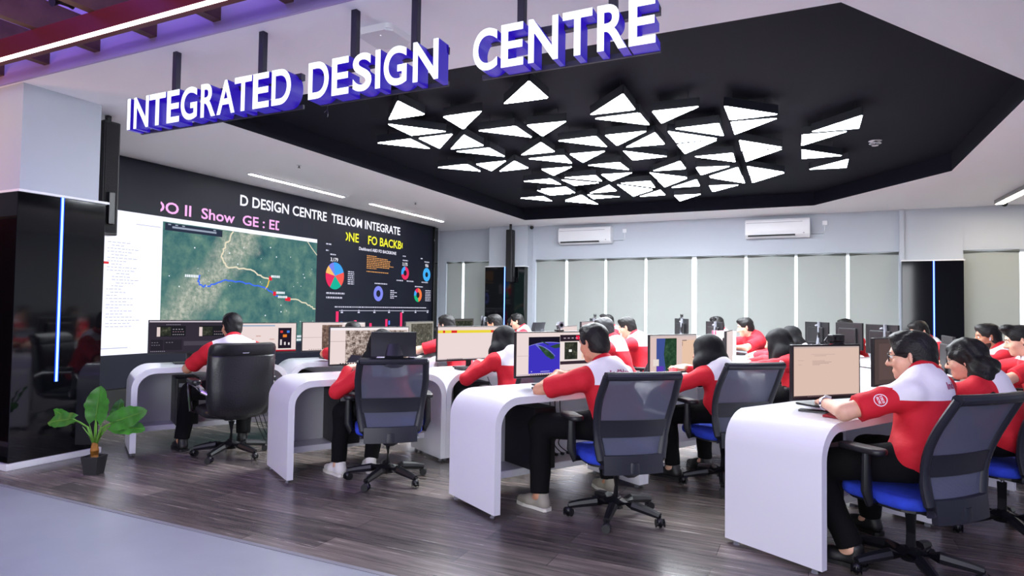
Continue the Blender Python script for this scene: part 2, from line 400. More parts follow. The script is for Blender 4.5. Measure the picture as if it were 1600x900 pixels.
bm = BM(); tube(bm, [(-2.66 + 2.5, 0.1, 0.0), (-2.655 + 2.5, 0.09, -0.04), (-2.67 + 2.5, 0.08, -0.06)], 0.002, 6); tube(bm, [(-2.655 + 2.5, 0.09, -0.04), (-2.64 + 2.5, 0.08, -0.065), (-2.645 + 2.5, 0.08, -0.09)], 0.002, 6); obj('loose_wire', bm, rail_m, sign)

# ------------------------------------------------------------------ triangular lights in the recess
TRI =  [[[-3.29,4.57],[-3.28,5.01],[-3.72,5.02]],[[-3.17,5.13],[-2.73,5.12],[-3.2,5.59]],[[-2.02,4.57],[-2.03,5.03],[-2.47,5.02]],[[-3.81,5.12],[-3.39,5.59],[-3.83,5.58]],[[-4.37,5.68],[-3.91,5.68],[-3.94,6.14]],[[-3.82,5.69],[-3.38,5.69],[-3.84,6.17]],[[-3.29,5.76],[-3.3,6.24],[-3.74,6.24]],[[-3.74,6.35],[-3.29,6.35],[-3.3,6.8]],[[-4.39,6.99],[-3.93,6.97],[-3.96,7.42]],[[-3.83,7.01],[-3.38,6.99],[-3.82,7.45]],[[-3.29,7.03],[-3.29,7.48],[-3.74,7.51]],[[-3.09,5.68],[-2.65,5.68],[-2.66,6.14]],[[-2.54,5.69],[-2.12,5.72],[-2.55,6.14]],[[-2.65,6.34],[-2.66,6.8],[-3.1,6.8]],[[-3.1,6.99],[-2.62,6.99],[-2.67,7.43]],[[-3.17,7.59],[-2.73,7.6],[-3.16,8.02]],[[-3.71,8.22],[-3.27,8.2],[-3.28,8.65]],[[-1.41,5.16],[-1.42,5.63],[-1.86,5.62]],[[-1.86,5.74],[-1.41,5.73],[-1.41,6.16]],[[-2.47,6.36],[-2.02,6.34],[-2.04,6.82]],[[-1.93,6.34],[-1.48,6.35],[-1.93,6.81]],[[-2.55,6.96],[-2.11,6.98],[-2.54,7.44]],[[-2.54,7.59],[-2.11,7.59],[-2.11,8.06]],[[-2.54,8.19],[-2.11,8.23],[-2.54,8.68]],[[-3.08,8.2],[-2.62,8.21],[-2.65,8.63]],[[-3.16,8.31],[-2.72,8.73],[-3.13,8.79]],[[-3.71,8.86],[-3.28,8.84],[-3.31,9.37]],[[-3.8,8.93],[-3.37,9.38],[-3.76,9.41]],[[-4.33,9.47],[-3.9,9.45],[-3.93,9.95]],[[-3.28,9.55],[-3.29,9.94],[-3.7,9.93]],[[-3.74,10.0],[-3.3,10.0],[-3.3,10.52]],[[-2.64,8.93],[-2.66,9.42],[-3.12,9.46]],[[-3.19,9.56],[-2.74,9.93],[-3.22,9.97]],[[-1.3,5.73],[-0.87,5.75],[-1.3,6.15]],[[-0.68,5.82],[-0.24,6.27],[-0.68,6.29]],[[-0.68,6.35],[-0.25,6.39],[-0.69,6.83]],[[-1.22,6.37],[-0.78,6.35],[-0.79,6.84]],[[-1.3,6.43],[-0.86,6.92],[-1.3,6.93]],[[-1.31,7.0],[-0.87,6.97],[-1.3,7.46]],[[-1.42,6.43],[-1.42,6.94],[-1.86,6.91]],[[-1.93,7.05],[-1.5,7.51],[-1.94,7.54]],[[-0.67,7.06],[-0.25,7.56],[-0.69,7.57]],[[-0.68,7.62],[-0.25,7.63],[-0.69,8.13]],[[-1.23,7.63],[-0.78,7.62],[-0.8,8.1]],[[-1.3,8.22],[-0.88,8.3],[-1.31,8.72]],[[-0.8,8.39],[-0.81,8.92],[-1.23,8.85]],[[-1.23,8.91],[-0.8,8.94],[-0.81,9.5]],[[-0.7,8.38],[-0.27,8.94],[-0.71,8.98]],[[-0.71,9.05],[-0.27,8.96],[-0.72,9.51]],[[-1.41,7.79],[-1.42,8.26],[-1.85,8.23]],[[-1.91,8.3],[-1.49,8.81],[-1.91,8.78]],[[-1.92,8.85],[-1.5,8.85],[-1.93,9.39]],[[-1.4,8.98],[-1.43,9.48],[-1.85,9.46]],[[-1.31,9.49],[-0.9,9.59],[-1.33,10.02]],[[-1.93,10.11],[-1.51,10.15],[-1.94,10.68]],[[-2.46,8.85],[-2.02,8.86],[-2.06,9.38]],[[-2.53,8.93],[-2.12,9.47],[-2.54,9.46]],[[-2.54,9.51],[-2.12,9.52],[-2.55,9.97]],[[-2.03,9.58],[-2.04,10.03],[-2.46,10.02]],[[0.02,7.02],[0.46,6.58],[0.46,7.05]],[[-0.06,7.09],[0.37,7.12],[-0.07,7.57]],[[-0.07,7.73],[0.37,8.22],[-0.07,8.21]],[[0.0,8.86],[0.44,8.42],[0.44,8.92]]]
rows_ = {}
for t3 in TRI:
    yc = min(p[1] for p in t3); rows_.setdefault(max(0, int(round((yc - 4.55) / 0.63))), []).append(t3)
tri_side = mat('lamp_housing', (28, 30, 40), 0.5)
for k, ri in enumerate(sorted(rows_)):
    for j, t3 in enumerate(sorted(rows_[ri], key=lambda q: (sum(p[0] for p in q), sum(p[1] for p in q)))):
        cx = sum(p[0] for p in t3) / 3; cy = sum(p[1] for p in t3) / 3
        th = empty('triangle_ceiling_light', (cx, cy, 3.14))
        loc = [(p[0] - cx, p[1] - cy) for p in t3]
        if (loc[1][0] - loc[0][0]) * (loc[2][1] - loc[0][1]) - (loc[1][1] - loc[0][1]) * (loc[2][0] - loc[0][0]) < 0: loc = loc[::-1]
        bm = BM(); prism(bm, loc, 0.004, 0.085); 
        bmesh.ops.bevel(bm, geom=[e for e in bm.edges if abs(e.verts[0].co.z - e.verts[1].co.z) > 0.05], offset=0.012, segments=2, affect='EDGES')
        obj('housing', bm, tri_side, th)
        bm = BM(); prism(bm, [(x * 0.965, y * 0.965) for x, y in loc], 0.0, 0.006)
        bmesh.ops.bevel(bm, geom=[e for e in bm.edges if abs(e.verts[0].co.z - e.verts[1].co.z) > 0.004], offset=0.012, segments=2, affect='EDGES')
        obj('diffuser', bm, lamp_white, th)
        for x, y in loc:
            bm = BM(); cyl(bm, (x * 0.6, y * 0.6, 0.08), (x * 0.6, y * 0.6, RZ - 3.14), 0.004, n=6); obj('suspension_rod', bm, tri_side, th)
        tag(th, 'lit white triangle ceiling light, %s from left in the %s row behind the letter sign' % (ordinal(j), ordinal(k)), 'ceiling light', 'triangle lights under the black ceiling recess')

# ------------------------------------------------------------------ linear ceiling lights
warm_line = emat('warm_linear_lamp_diffuser', (255, 236, 204), LINE_STRENGTH * 1.6)
def line_light(x0, y0, x1, y1, w_, label, drop=0.0):
    d = Vector((x1 - x0, y1 - y0, 0)); Lg = d.length; t = empty('linear_ceiling_light', ((x0 + x1) / 2, (y0 + y1) / 2, CZ), math.atan2(d.y, d.x))
    bm = BM(); box2(bm, (-Lg / 2 - 0.015, -w_ / 2 - 0.015, -0.012 - drop), (Lg / 2 + 0.015, w_ / 2 + 0.015, 0.0), 0.003); obj('housing', bm, mat('aluminium_trim', (150, 148, 150), 0.4, 0.6) if drop else white_plastic, t)
    bm = BM(); box2(bm, (-Lg / 2, -w_ / 2, -0.018 - drop), (Lg / 2, w_ / 2, -0.010 - drop), 0.002); obj('diffuser', bm, warm_line if drop else line_white, t)
    tag(t, label, 'ceiling light', None)
line_light(-6.78, 6.12, -6.78, 8.0, 0.055, 'slim white linear ceiling light by the video wall, nearer the letter sign')
line_light(-6.78, 8.7, -6.78, 11.05, 0.055, 'slim white linear ceiling light by the video wall, nearer the back wall')
line_light(2.66, 11.9, 2.72, 10.3, 0.10, 'silver framed linear ceiling light at the right above the glossy black pillar', 0.05)
# hidden twins of that light further along the right side of the room
line_light(4.4, 11.9, 4.4, 10.3, 0.10, 'silver framed linear ceiling light furthest right, by the right wall', 0.05)

# ------------------------------------------------------------------ video wall
VX = -7.43
vw = empty('video_wall', (VX, 8.2, 0)); tag(vw, 'big black LED video wall showing a map, scrolling text and pie charts', 'video wall')
vb = mat('led_panel_black', (20, 23, 38), 0.5, spec=0.25, noise=(2.0, 0.1))
bm = BM(); box2(bm, (VX - 7.43 * 0 - VX - 0.28, 4.0 - 8.2, 0.30), (0.0, 11.83 - 8.2, CZ - 0.004)); obj('cabinet', bm, vb, vw)
bm = BM(); box2(bm, (-0.26, 4.0 - 8.2, 0.0), (-0.02, 11.83 - 8.2, 0.30)); obj('plinth', bm, mat('plinth_black', (12, 12, 15), 0.5), vw)
bm = BM(); box2(bm, (-0.28, 11.72 - 8.2, 0.30), (0.05, 11.86 - 8.2, CZ - 0.02), 0.004); obj('side_frame', bm, black_gloss, vw)
def vq(bm, pts, off, mi=0): quad(bm, [(off, y - 8.2, z) for y, z in pts], mi)
def rect(bm, y0, z0, y1, z1, off, mi=0): vq(bm, [(y0, z0), (y1, z0), (y1, z1), (y0, z1)], off, mi)
WHT, dim = em((238, 240, 255), 1.2), em((150, 150, 176))
bm = BM()
rect(bm, 4.4, 0.70, 5.35, 2.42, 0.004); rect(bm, 5.35, 2.362, 8.135, 2.42, 0.004); obj('white_sidebar_display', bm, WHT, vw)
def vmap(nt, N, L):
    N.remove(N['Principled BSDF']); tc = N.new('ShaderNodeTexCoord')
    n1 = N.new('ShaderNodeTexNoise'); n1.inputs['Scale'].default_value = 3.5; n1.inputs['Detail'].default_value = 7; n1.inputs['Roughness'].default_value = 0.62
    L.new(tc.outputs['Object'], n1.inputs['Vector']); r1 = ramp(N, [(0.30, (44, 86, 96)), (0.45, (70, 112, 112)), (0.6, (96, 132, 122)), (0.75, (150, 170, 152))]); L.new(n1.outputs['Fac'], r1.inputs['Fac'])
    # the built-up valley: a diagonal band from lower left to upper right
    sp = N.new('ShaderNodeSeparateXYZ'); L.new(tc.outputs['Object'], sp.inputs[0])
    def mth(op, a, b):
        m = N.new('ShaderNodeMath'); m.operation = op
        for i, v in enumerate((a, b)):
            if isinstance(v, (int, float)): m.inputs[i].default_value = v
            else: L.new(v, m.inputs[i])
        return m.outputs[0]
    n3 = N.new('ShaderNodeTexNoise'); n3.inputs['Scale'].default_value = 1.6; n3.inputs['Detail'].default_value = 5; L.new(tc.outputs['Object'], n3.inputs['Vector'])
    d = mth('SUBTRACT', sp.outputs['Z'], mth('ADD', mth('MULTIPLY', sp.outputs['Y'], 1.05), 3.92))   # distance from the line through the city
    d = mth('ABSOLUTE', mth('ADD', d, mth('MULTIPLY', mth('SUBTRACT', n3.outputs['Fac'], 0.5), 1.25)), 0)
    band = N.new('ShaderNodeMapRange'); band.inputs['From Min'].default_value = 0.46; band.inputs['From Max'].default_value = 0.12; L.new(d, band.inputs['Value'])
    n2 = N.new('ShaderNodeTexNoise'); n2.inputs['Scale'].default_value = 12; n2.inputs['Detail'].default_value = 8; n2.inputs['Roughness'].default_value = 0.75; L.new(tc.outputs['Object'], n2.inputs['Vector'])
    r2 = ramp(N, [(0.35, (104, 132, 122)), (0.5, (152, 162, 150)), (0.65, (196, 198, 186))]); L.new(n2.outputs['Fac'], r2.inputs['Fac'])
    mx = N.new('ShaderNodeMix'); mx.data_type = 'RGBA'; L.new(band.outputs[0], mx.inputs['Factor']); L.new(r1.outputs[0], mx.inputs['A']); L.new(r2.outputs[0], mx.inputs['B'])
    e = N.new('ShaderNodeEmission'); L.new(mx.outputs['Result'], e.inputs[0]); e.inputs[1].default_value = 1.0; L.new(e.outputs[0], N['Material Output'].inputs[0])
bm = BM(); rect(bm, 5.35, 0.70, 8.135, 2.362, 0.004); obj('satellite_map_display', bm, node_mat('satellite_map_image', vmap), vw)
bm = BM(); rect(bm, 5.38, 2.255, 6.25, 2.35, 0.007); rect(bm, 5.36, 0.70, 8.135, 0.735, 0.007); obj('map_toolbar', bm, em((44, 52, 70)), vw)
bm = BM(); rect(bm, 5.48, 2.29, 6.15, 2.315, 0.009)
for q in (5.42, 5.52, 5.62, 6.1): rect(bm, q, 2.325, q + 0.04, 2.34, 0.009)
obj('map_toolbar_icons', bm, em((150, 160, 180)), vw)
def ribbon(bm, pts, w_, off):
    for (a, b), (c, d) in zip(pts, pts[1:]):
        v = Vector((c - a, d - b)).normalized(); n_ = Vector((-v.y, v.x)) * w_ / 2; v = v * w_ * 0.3
        vq(bm, [(a - v.x + n_.x, b - v.y + n_.y), (a - v.x - n_.x, b - v.y - n_.y), (c + v.x - n_.x, d + v.y - n_.y), (c + v.x + n_.x, d + v.y + n_.y)], off)
def wiggle(pts, amp, n_=4, seed=1):
    rr = random.Random(seed); out = [pts[0]]
    for a, b in zip(pts, pts[1:]):
        for k in range(1, n_ + 1):
            f = k / n_; out.append((a[0] + (b[0] - a[0]) * f + (rr.uniform(-amp, amp) if k < n_ else 0), a[1] + (b[1] - a[1]) * f + (rr.uniform(-amp, amp) if k < n_ else 0)))
    return out
bm = BM(); ribbon(bm, wiggle([(5.91, 1.70), (5.88, 1.62), (5.95, 1.56), (6.02, 1.56), (6.18, 1.61), (6.32, 1.66), (6.56, 1.65), (6.79, 1.61), (7.02, 1.58), (7.22, 1.48), (7.32, 1.45)], 0.014), 0.02, 0.008); obj('blue_route', bm, em((66, 110, 235)), vw)
bm = BM(); ribbon(bm, wiggle([(6.43, 2.35), (6.35, 2.2), (6.27, 2.09), (6.24, 1.98), (6.32, 1.86), (6.55, 1.83), (6.83, 1.81), (6.97, 1.74), (7.12, 1.71)], 0.02, 4, 3), 0.022, 0.008); ribbon(bm, wiggle([(7.54, 1.41), (7.78, 1.38), (7.99, 1.32), (8.12, 1.26)], 0.02, 4, 5), 0.02, 0.008); ribbon(bm, [(7.91, 2.36), (8.0, 2.27), (8.13, 2.16)], 0.015, 0.008); obj('cream_route', bm, em((226, 216, 190)), vw)
bm = BM(); ribbon(bm, [(7.12, 1.71), (7.09, 1.61), (7.05, 1.56)], 0.022, 0.008); obj('yellow_route', bm, em((236, 196, 90)), vw)
bm = BM()
for y, z in ((7.14, 1.72), (7.23, 1.49), (7.53, 1.41), (7.48, 1.415)): rect(bm, y - 0.03, z - 0.03, y + 0.03, z + 0.03, 0.010)
obj('red_map_pins', bm, em((225, 40, 60)), vw)
bm = BM(); rr = random.Random(11)
for y, z, w_ in ((5.68, 1.67, 0.2), (7.15, 1.735, 0.17), (7.26, 1.49, 0.18), (7.30, 1.425, 0.18), (7.72, 0.80, 0.0 + 0.25), (7.55, 0.745, 0.5)):
    q = y
    while q < y + w_: 
        c = rr.uniform(0.014, 0.026); rect(bm, q, z, q + c, z + 0.035, 0.011); q += c + 0.006
for k in range(44):
    y, z = rr.uniform(5.4, 8.1), rr.uniform(0.75, 2.2); c = rr.uniform(0.004, 0.010); rect(bm, y - c, z - c, y + c, z + c, 0.008)
obj('map_place_labels', bm, em((232, 240, 246)), vw)
bm = BM(); rr = random.Random(5)
for k, z in enumerate(np.arange(2.03, 1.0, -0.037)):
    y = 4.66 + 0.05 * (k % 3 == 1) + (0.06 if 9 < k < 15 else 0); e_ = y + rr.uniform(0.12, 0.36)
    while y < e_:
        c = rr.uniform(0.02, 0.05); rect(bm, y, z, y + c, z + 0.009, 0.007); y += c + 0.012
rect(bm, 5.0, 2.275, 5.32, 2.284, 0.007); rect(bm, 4.62, 0.775, 4.94, 0.786, 0.007); rect(bm, 5.27, 0.79, 5.29, 0.82, 0.007)
obj('sidebar_text_lines', bm, em((186, 188, 212)), vw)
bm = BM(); rect(bm, 4.61, 1.772, 4.68, 1.80, 0.008); obj('sidebar_red_mark', bm, em((220, 60, 70)), vw)
def vtext(name, s, y0, y1, z0, h, rgb, clip=None, bold=0.018, st=1.2):
    t = text_bm(s, h, bold); a, b, c, d = bounds(t); fx = (y1 - y0) / (b - a)
    for v in t.verts: v.co = Vector((0.006, (v.co.x - a) * fx + y0 - 8.2, v.co.y + z0))
    if clip:
        for yy, nn in ((clip[0], -1), (clip[1], 1)):
            g = t.verts[:] + t.edges[:] + t.faces[:]
            bmesh.ops.bisect_plane(t, geom=g, plane_co=(0, yy - 8.2, 0), plane_no=(0, nn, 0), clear_outer=True)
    obj(name, t, em(rgb, st), vw)
vtext('scrolling_text', 'D DESIGN CENTRE  TELKOM INTEGRATE', 6.54, 10.49, 2.752, 0.15, (238, 238, 250))
vtext('scrolling_text', 'DO II  Show  GE : ED', 5.20, 7.38, 2.475, 0.14, (240, 170, 225), (5.31, 7.29))
vtext('scrolling_text', 'ONE    FO BACKBO', 8.74, 10.72, 2.475, 0.155, (226, 222, 60), (8.85, 10.58))
vtext('dashboard_heading', 'Dashboard ABD FO BACKBONE', 9.22, 10.37, 2.345, 0.055, (225, 225, 240), None, 0.03, 1.0)
def pie(name, y, z, r, segs, inner=0.0, col0=90):
    tot = sum(s for s, _ in segs); a = R(col0); 
    bm = BM(); ms = []
    for s, c in segs:
        n_ = max(2, int(40 * s / tot)); da = 2 * math.pi * s / tot; ms.append(em(c))
        for k in range(n_):
            a0, a1 = a + da * k / n_, a + da * (k + 1) / n_
            P = lambda q, rad: (y + math.cos(q) * rad, z + math.sin(q) * rad)
            if inner: vq(bm, [P(a0, inner), P(a0, r), P(a1, r), P(a1, inner)], 0.006, len(ms) - 1)
            else: vq(bm, [(y, z), P(a0, r), P(a1, r)], 0.006, len(ms) - 1)
        a += da
    obj(name, bm, ms, vw)
pie('pie_chart', 8.59, 1.835, 0.235, [(1.1, (120, 130, 230)), (1.1, (245, 190, 110)), (2.2, (226, 50, 96)), (2.4, (30, 176, 150)), (2.0, (244, 92, 84)), (2.6, (66, 160, 235))], 0, 100)
pie('donut_chart', 10.69, 2.0, 0.135, [(3, (66, 160, 235)), (7, (226, 50, 96))], 0.055)
pie('donut_chart', 11.49, 2.01, 0.145, [(1, (66, 170, 240))], 0.055)
pie('donut_chart', 9.82, 1.56, 0.145, [(1, (128, 136, 232))], 0.065)
pie('donut_chart', 11.17, 1.565, 0.145, [(1.2, (226, 50, 96)), (1.2, (66, 160, 235)), (2.3, (30, 176, 120)), (4.2, (244, 120, 70))], 0.06)
vtext('chart_number', '3,179', 8.47, 8.66, 2.085, 0.06, (240, 240, 250), None, 0.02, 1.0)
vtext('chart_number', '3,175', 10.59, 10.77, 2.15, 0.06, (240, 240, 250), None, 0.02, 1.0)
vtext('chart_number', '956', 11.43, 11.55, 2.175, 0.06, (240, 240, 250), None, 0.02, 1.0)
def scribble(bm, y0, y1, z, h, rr, off=0.006):
    q = y0
    while q < y1:
        c = rr.uniform(0.02, 0.07); rect(bm, q, z, min(q + c, y1), z + h, off); q += c + 0.014
rr = random.Random(3); bm = BM()
for k in range(9): scribble(bm, 9.45, 9.45 + (0.3 if k in (0, 7) else 0.85 * rr.uniform(0.75, 1)), 2.25 - k * 0.033 - (0.03 if k > 7 else 0), 0.016, rr)
obj('amber_text_block', bm, em((222, 160, 96)), vw)
bm = BM()
for y0, y1, z in ((8.35, 8.48, 2.36), (8.35, 8.42, 2.25), (8.46, 8.6, 2.19), (8.38, 8.85, 1.525), (8.38, 8.79, 1.45), (10.6, 10.7, 2.33), (11.25, 11.33, 2.33), (10.6, 10.78, 2.245), (11.4, 11.58, 2.27), (9.7, 10.1, 1.74), (11.05, 11.35, 1.73), (10.4, 10.62, 1.83), (10.75, 11.0, 1.83), (11.3, 11.55, 1.83)): scribble(bm, y0, y1, z, 0.022, rr)
for k in range(7): scribble(bm, 8.93, 9.1, 1.92 - 0.036 * k, 0.018, rr)
for k in range(5): scribble(bm, 10.2, 10.2 + 0.12 + 0.1 * (k % 2), 1.62 - 0.036 * k, 0.018, rr)
for k in range(7): scribble(bm, 11.45, 11.66, 1.66 - 0.036 * k, 0.016, rr)
scribble(bm, 8.6, 11.49, 1.288, 0.02, rr); rect(bm, 8.72, 1.228, 11.6, 1.238, 0.006)
for k in range(7): rect(bm, 8.76 + 0.46 * k, 1.19, 8.82 + 0.46 * k, 1.215, 0.006); rect(bm, 8.78 + 0.46 * k, 1.222, 8.80 + 0.46 * k, 1.25, 0.007)
rect(bm, 8.38, 1.518, 8.85, 1.522, 0.006); rect(bm, 8.38, 1.442, 8.79, 1.446, 0.006)
obj('dashboard_text_lines', bm, em((206, 206, 226)), vw)
bm = BM()
for y, z0, z1 in ((8.67, 0.74, 1.22), (9.16, 0.98, 1.06), (9.6, 0.74, 1.0), (10.09, 0.74, 1.07), (10.58, 0.9, 1.2)): rect(bm, y - 0.035, z0, y + 0.035, z1, 0.006)
obj('red_chart_bars', bm, em((238, 56, 110)), vw)
bm = BM()
for y in (8.78, 10.18): rect(bm, y - 0.025, 0.96, y + 0.025, 1.04, 0.006); rect(bm, y - 0.025, 0.86, y + 0.025, 0.92, 0.006)
obj('blue_chart_marks', bm, em((80, 130, 235)), vw)

# ------------------------------------------------------------------ glossy black pillars with blue light strips
blue_strip = emat('blue_white_light_strip', (150, 214, 255), 2.4)
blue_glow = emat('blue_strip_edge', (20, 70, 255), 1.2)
def pillar(name, lo, hi, strip_face, strip_at, sz, label, facew):
    t = empty(name, ((lo[0] + hi[0]) / 2, (lo[1] + hi[1]) / 2, 0)); o = Vector(t.location)
    L_ = lambda p: tuple(Vector(p) - o)
    bm = BM(); box2(bm, L_((lo[0], lo[1], 0.05)), L_((hi[0], hi[1], 2.19)), 0.004); obj('cladding', bm, black_gloss, t)
    bm = BM(); box2(bm, L_((lo[0] - 0.02, lo[1] - 0.02, 0.0)), L_((hi[0] + 0.02, hi[1] + 0.02, 0.05)), 0.003); obj('white_plinth', bm, white_plastic, t)
    bm = BM(); box2(bm, L_((lo[0] - 0.005, lo[1] - 0.005, 2.19)), L_((hi[0] + 0.02, hi[1] + 0.02, 2.21)), 0.002); obj('top_cap', bm, white_plastic, t)
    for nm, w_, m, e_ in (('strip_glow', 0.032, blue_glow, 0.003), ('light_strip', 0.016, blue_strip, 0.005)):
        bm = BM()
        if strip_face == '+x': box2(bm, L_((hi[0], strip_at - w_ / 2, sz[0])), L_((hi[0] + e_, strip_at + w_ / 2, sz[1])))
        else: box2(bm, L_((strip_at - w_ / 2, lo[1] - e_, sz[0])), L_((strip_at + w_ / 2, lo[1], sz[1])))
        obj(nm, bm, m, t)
    tag(t, label, 'pillar')
    return t
pillar('black_pillar', (-6.34, 2.83, 0), (-5.65, 3.52, 0), '+x', 3.16, (0.66, 2.19), 'tall glossy black pillar with a blue-white light strip at the left beside the plant', 0)
pillar('black_pillar', (-6.30, 12.05, 0), (-5.37, 12.22, 0), '-y', -5.83, (0.5, 2.19), 'glossy black pillar with blue light strip beside the video wall far corner', 0)
pillar('black_pillar', (1.42, 12.33, 0), (2.28, 12.48, 0), '-y', 1.87, (0.5, 2.19), 'glossy black pillar with blue light strip on the back wall at the right', 0)

# ------------------------------------------------------------------ column loudspeakers hung from the ceiling
def column_speaker(x, y, z0, z1, label):
    t = empty('column_loudspeaker', (x, y, z1))
    bm = BM(); box2(bm, (-0.07, -0.08, z0 - z1), (0.07, 0.08, 0), 0.012); obj('cabinet', bm, metal_black, t)
    bm = BM(); box2(bm, (0.07, -0.062, z0 - z1 + 0.02), (0.076, 0.062, -0.02)); box2(bm, (-0.06, -0.086, z0 - z1 + 0.02), (0.06, -0.08, -0.02)); obj('grille', bm, mat('speaker_grille', (18, 18, 22), 0.7, bump=(240, 0.6)), t)
    bm = BM(); box2(bm, (-0.02, -0.02, 0), (0.02, 0.02, CZ - z1), 0.002); obj('ceiling_bracket', bm, metal_black, t)
    bm = BM(); box2(bm, (0.072, -0.03, z0 - z1 + 0.1), (0.10, 0.03, z0 - z1 + 0.4), 0.006); obj('rear_box', bm, metal_black, t)
    tag(t, label, 'loudspeaker')
column_speaker(-5.98, 3.72, 1.95, 3.02, 'slim black column loudspeaker hanging behind the left black pillar')
column_speaker(-5.66, 11.95, 1.86, 2.96, 'slim black column loudspeaker hanging in front of the far black pillar')

# ------------------------------------------------------------------ air conditioners
def aircon(x0, x1, label):
    t = empty('air_conditioner', ((x0 + x1) / 2, YB, 2.66)); w_ = x1 - x0
    prof = [(0, 0.0), (-0.14, 0.0), (-0.20, 0.05), (-0.215, 0.12), (-0.21, 0.30), (-0.18, 0.335), (0, 0.335)]
    Mx = Matrix(((0, 0, 1, -w_ / 2), (1, 0, 0, 0), (0, 1, 0, 0), (0, 0, 0, 1)))
    bm = BM(); prism(bm, prof, 0, w_, Mx); bmesh.ops.bevel(bm, geom=bm.edges[:], offset=0.006, segments=2, affect='EDGES'); obj('body', bm, white_plastic, t)
    bm = BM(); box2(bm, (-w_ / 2 + 0.05, -0.216, 0.022), (w_ / 2 - 0.24, -0.15, 0.052)); obj('air_outlet', bm, mat('vent_dark', (20, 22, 28), 0.6), t)
    bm = BM(); box2(bm, (-w_ / 2 + 0.06, -0.205, 0.018), (w_ / 2 - 0.25, -0.15, 0.026), 0.003); obj('louvre', bm, white_plastic, t)
    bm = BM(); box2(bm, (-w_ / 2 + 0.02, -0.2145, 0.268), (w_ / 2 - 0.12, -0.207, 0.274)); obj('front_seam', bm, mat('seam_grey', (130, 130, 140), 0.6), t)
    bm = BM(); box2(bm, (w_ / 2 - 0.11, -0.2165, 0.06), (w_ / 2 - 0.09, -0.212, 0.075)); obj('indicator', bm, mat('seam_grey', (130, 130, 140), 0.6), t)
    bm = BM(); tube(bm, [(w_ / 2, -0.03, 0.06), (w_ / 2 + 0.22, -0.01, 0.06), (w_ / 2 + 0.24, -0.01, 0.10), (w_ / 2 + 0.24, -0.01, 0.22)], 0.007, 8); box(bm, (w_ / 2 + 0.24, -0.012, 0.25), (0.08, 0.024, 0.08), 0.004); obj('power_socket', bm, white_plastic, t)
    tag(t, label, 'air conditioner', 'split air conditioners on the back wall')
aircon(-4.72, -3.60, 'white split air conditioner on the back wall, left of the two')
aircon(-1.05, 0.03, 'white split air conditioner on the back wall, right of the two')

# ------------------------------------------------------------------ small ceiling devices
t = empty('wifi_access_point', (-2.47, 3.28, CZ)); bm = BM(); prism(bm, rounded_rect(0.26, 0.26, 0.04), -0.045, 0.0); bmesh.ops.bevel(bm, geom=[e for e in bm.edges if e.verts[0].co.z < -0.04 and e.verts[1].co.z < -0.04], offset=0.012, segments=2, affect='EDGES'); obj('shell', bm, white_plastic, t)
bm = BM(); cyl(bm, (0.02, -0.07, -0.0465), (0.02, -0.07, -0.044), 0.004, n=8); obj('status_light', bm, em((255, 255, 255), 2), t); tag(t, 'square white wireless access point on the ceiling behind the letter sign', 'access point')
t = empty('smoke_detector', (0.70, 8.3, RZ)); bm = BM(); cyl(bm, (0, 0, -0.03), (0, 0, 0), 0.065, 0.07); cyl(bm, (0, 0, -0.055), (0, 0, -0.03), 0.035, 0.05); obj('shell', bm, white_plastic, t)
bm = BM(); cyl(bm, (0, 0, -0.042), (0, 0, -0.036), 0.047, n=20); obj('vent_ring', bm, grey_plastic, t); tag(t, 'round white smoke detector on the black ceiling recess', 'smoke detector')
def dome(x, y, label):
    t = empty('security_camera', (x, y, CZ)); bm = BM(); cyl(bm, (0, 0, -0.03), (0, 0, 0), 0.05, 0.055); obj('base', bm, white_plastic, t)
    bm = BM(); ball(bm, (0, -0.01, -0.055), 0.042); obj('lens_dome', bm, black_gloss, t); tag(t, label, 'camera')
dome(-5.28, 12.2, 'small black security camera on the ceiling above the far pillar')
dome(2.74, 11.98, 'small black security camera on the ceiling beside the right linear light')
for x, y, lb in ((-5.8, 6.0, 'small dark sprinkler head on the ceiling nearest the letter sign'), (-6.0, 8.9, 'small dark sprinkler head on the ceiling nearer the back wall')):
    t = empty('sprinkler_head', (x, y, CZ)); bm = BM(); cyl(bm, (0, 0, -0.008), (0, 0, 0), 0.03); obj('flange', bm, white_plastic, t)
    bm = BM(); cyl(bm, (0, 0, -0.03), (0, 0, -0.008), 0.008); cyl(bm, (0, 0, -0.034), (0, 0, -0.03), 0.018); obj('nozzle', bm, mat('dark_brass', (60, 54, 50), 0.4, 0.8), t); tag(t, lb, 'sprinkler')

# ------------------------------------------------------------------ made-up banner in place of the pillar's red lobby reflection, far left
t = empty('reflection_banner', (-6.3, 2.62, 0)); bm = BM(); box2(bm, (-0.5, -0.008, 0.14), (0.40, 0.008, 2.02)); obj('cloth', bm, mat('dark_red_cloth', (128, 24, 40), 0.8), t)
bm = BM()
for k in range(8):
    z = 0.34 + 0.2 * k
    for x in (-0.35, -0.1, 0.15, 0.33):
        for s in (-1, 1): quad(bm, [(x, -0.010, z), (x + s * 0.05, -0.010, z + 0.07), (x + s * 0.075, -0.010, z + 0.02), (x + s * 0.03, -0.010, z - 0.02)])
box2(bm, (-0.5, -0.011, 1.92), (0.4, -0.009, 2.0)); obj('pale_leaf_pattern', bm, mat('pale_pattern', (196, 180, 180), 0.8), t)
bm = BM(); cyl(bm, (0.24, -0.03, 0.0), (0.24, -0.03, 2.08), 0.018); box2(bm, (-0.5, -0.12, 0.0), (0.40, 0.10, 0.05), 0.01); box2(bm, (-0.5, -0.02, 2.02), (0.40, 0.01, 2.05), 0.004); obj('stand_pole', bm, metal_black, t)
tag(t, 'dark red banner standing in for a reflection on the left black pillar', 'banner')
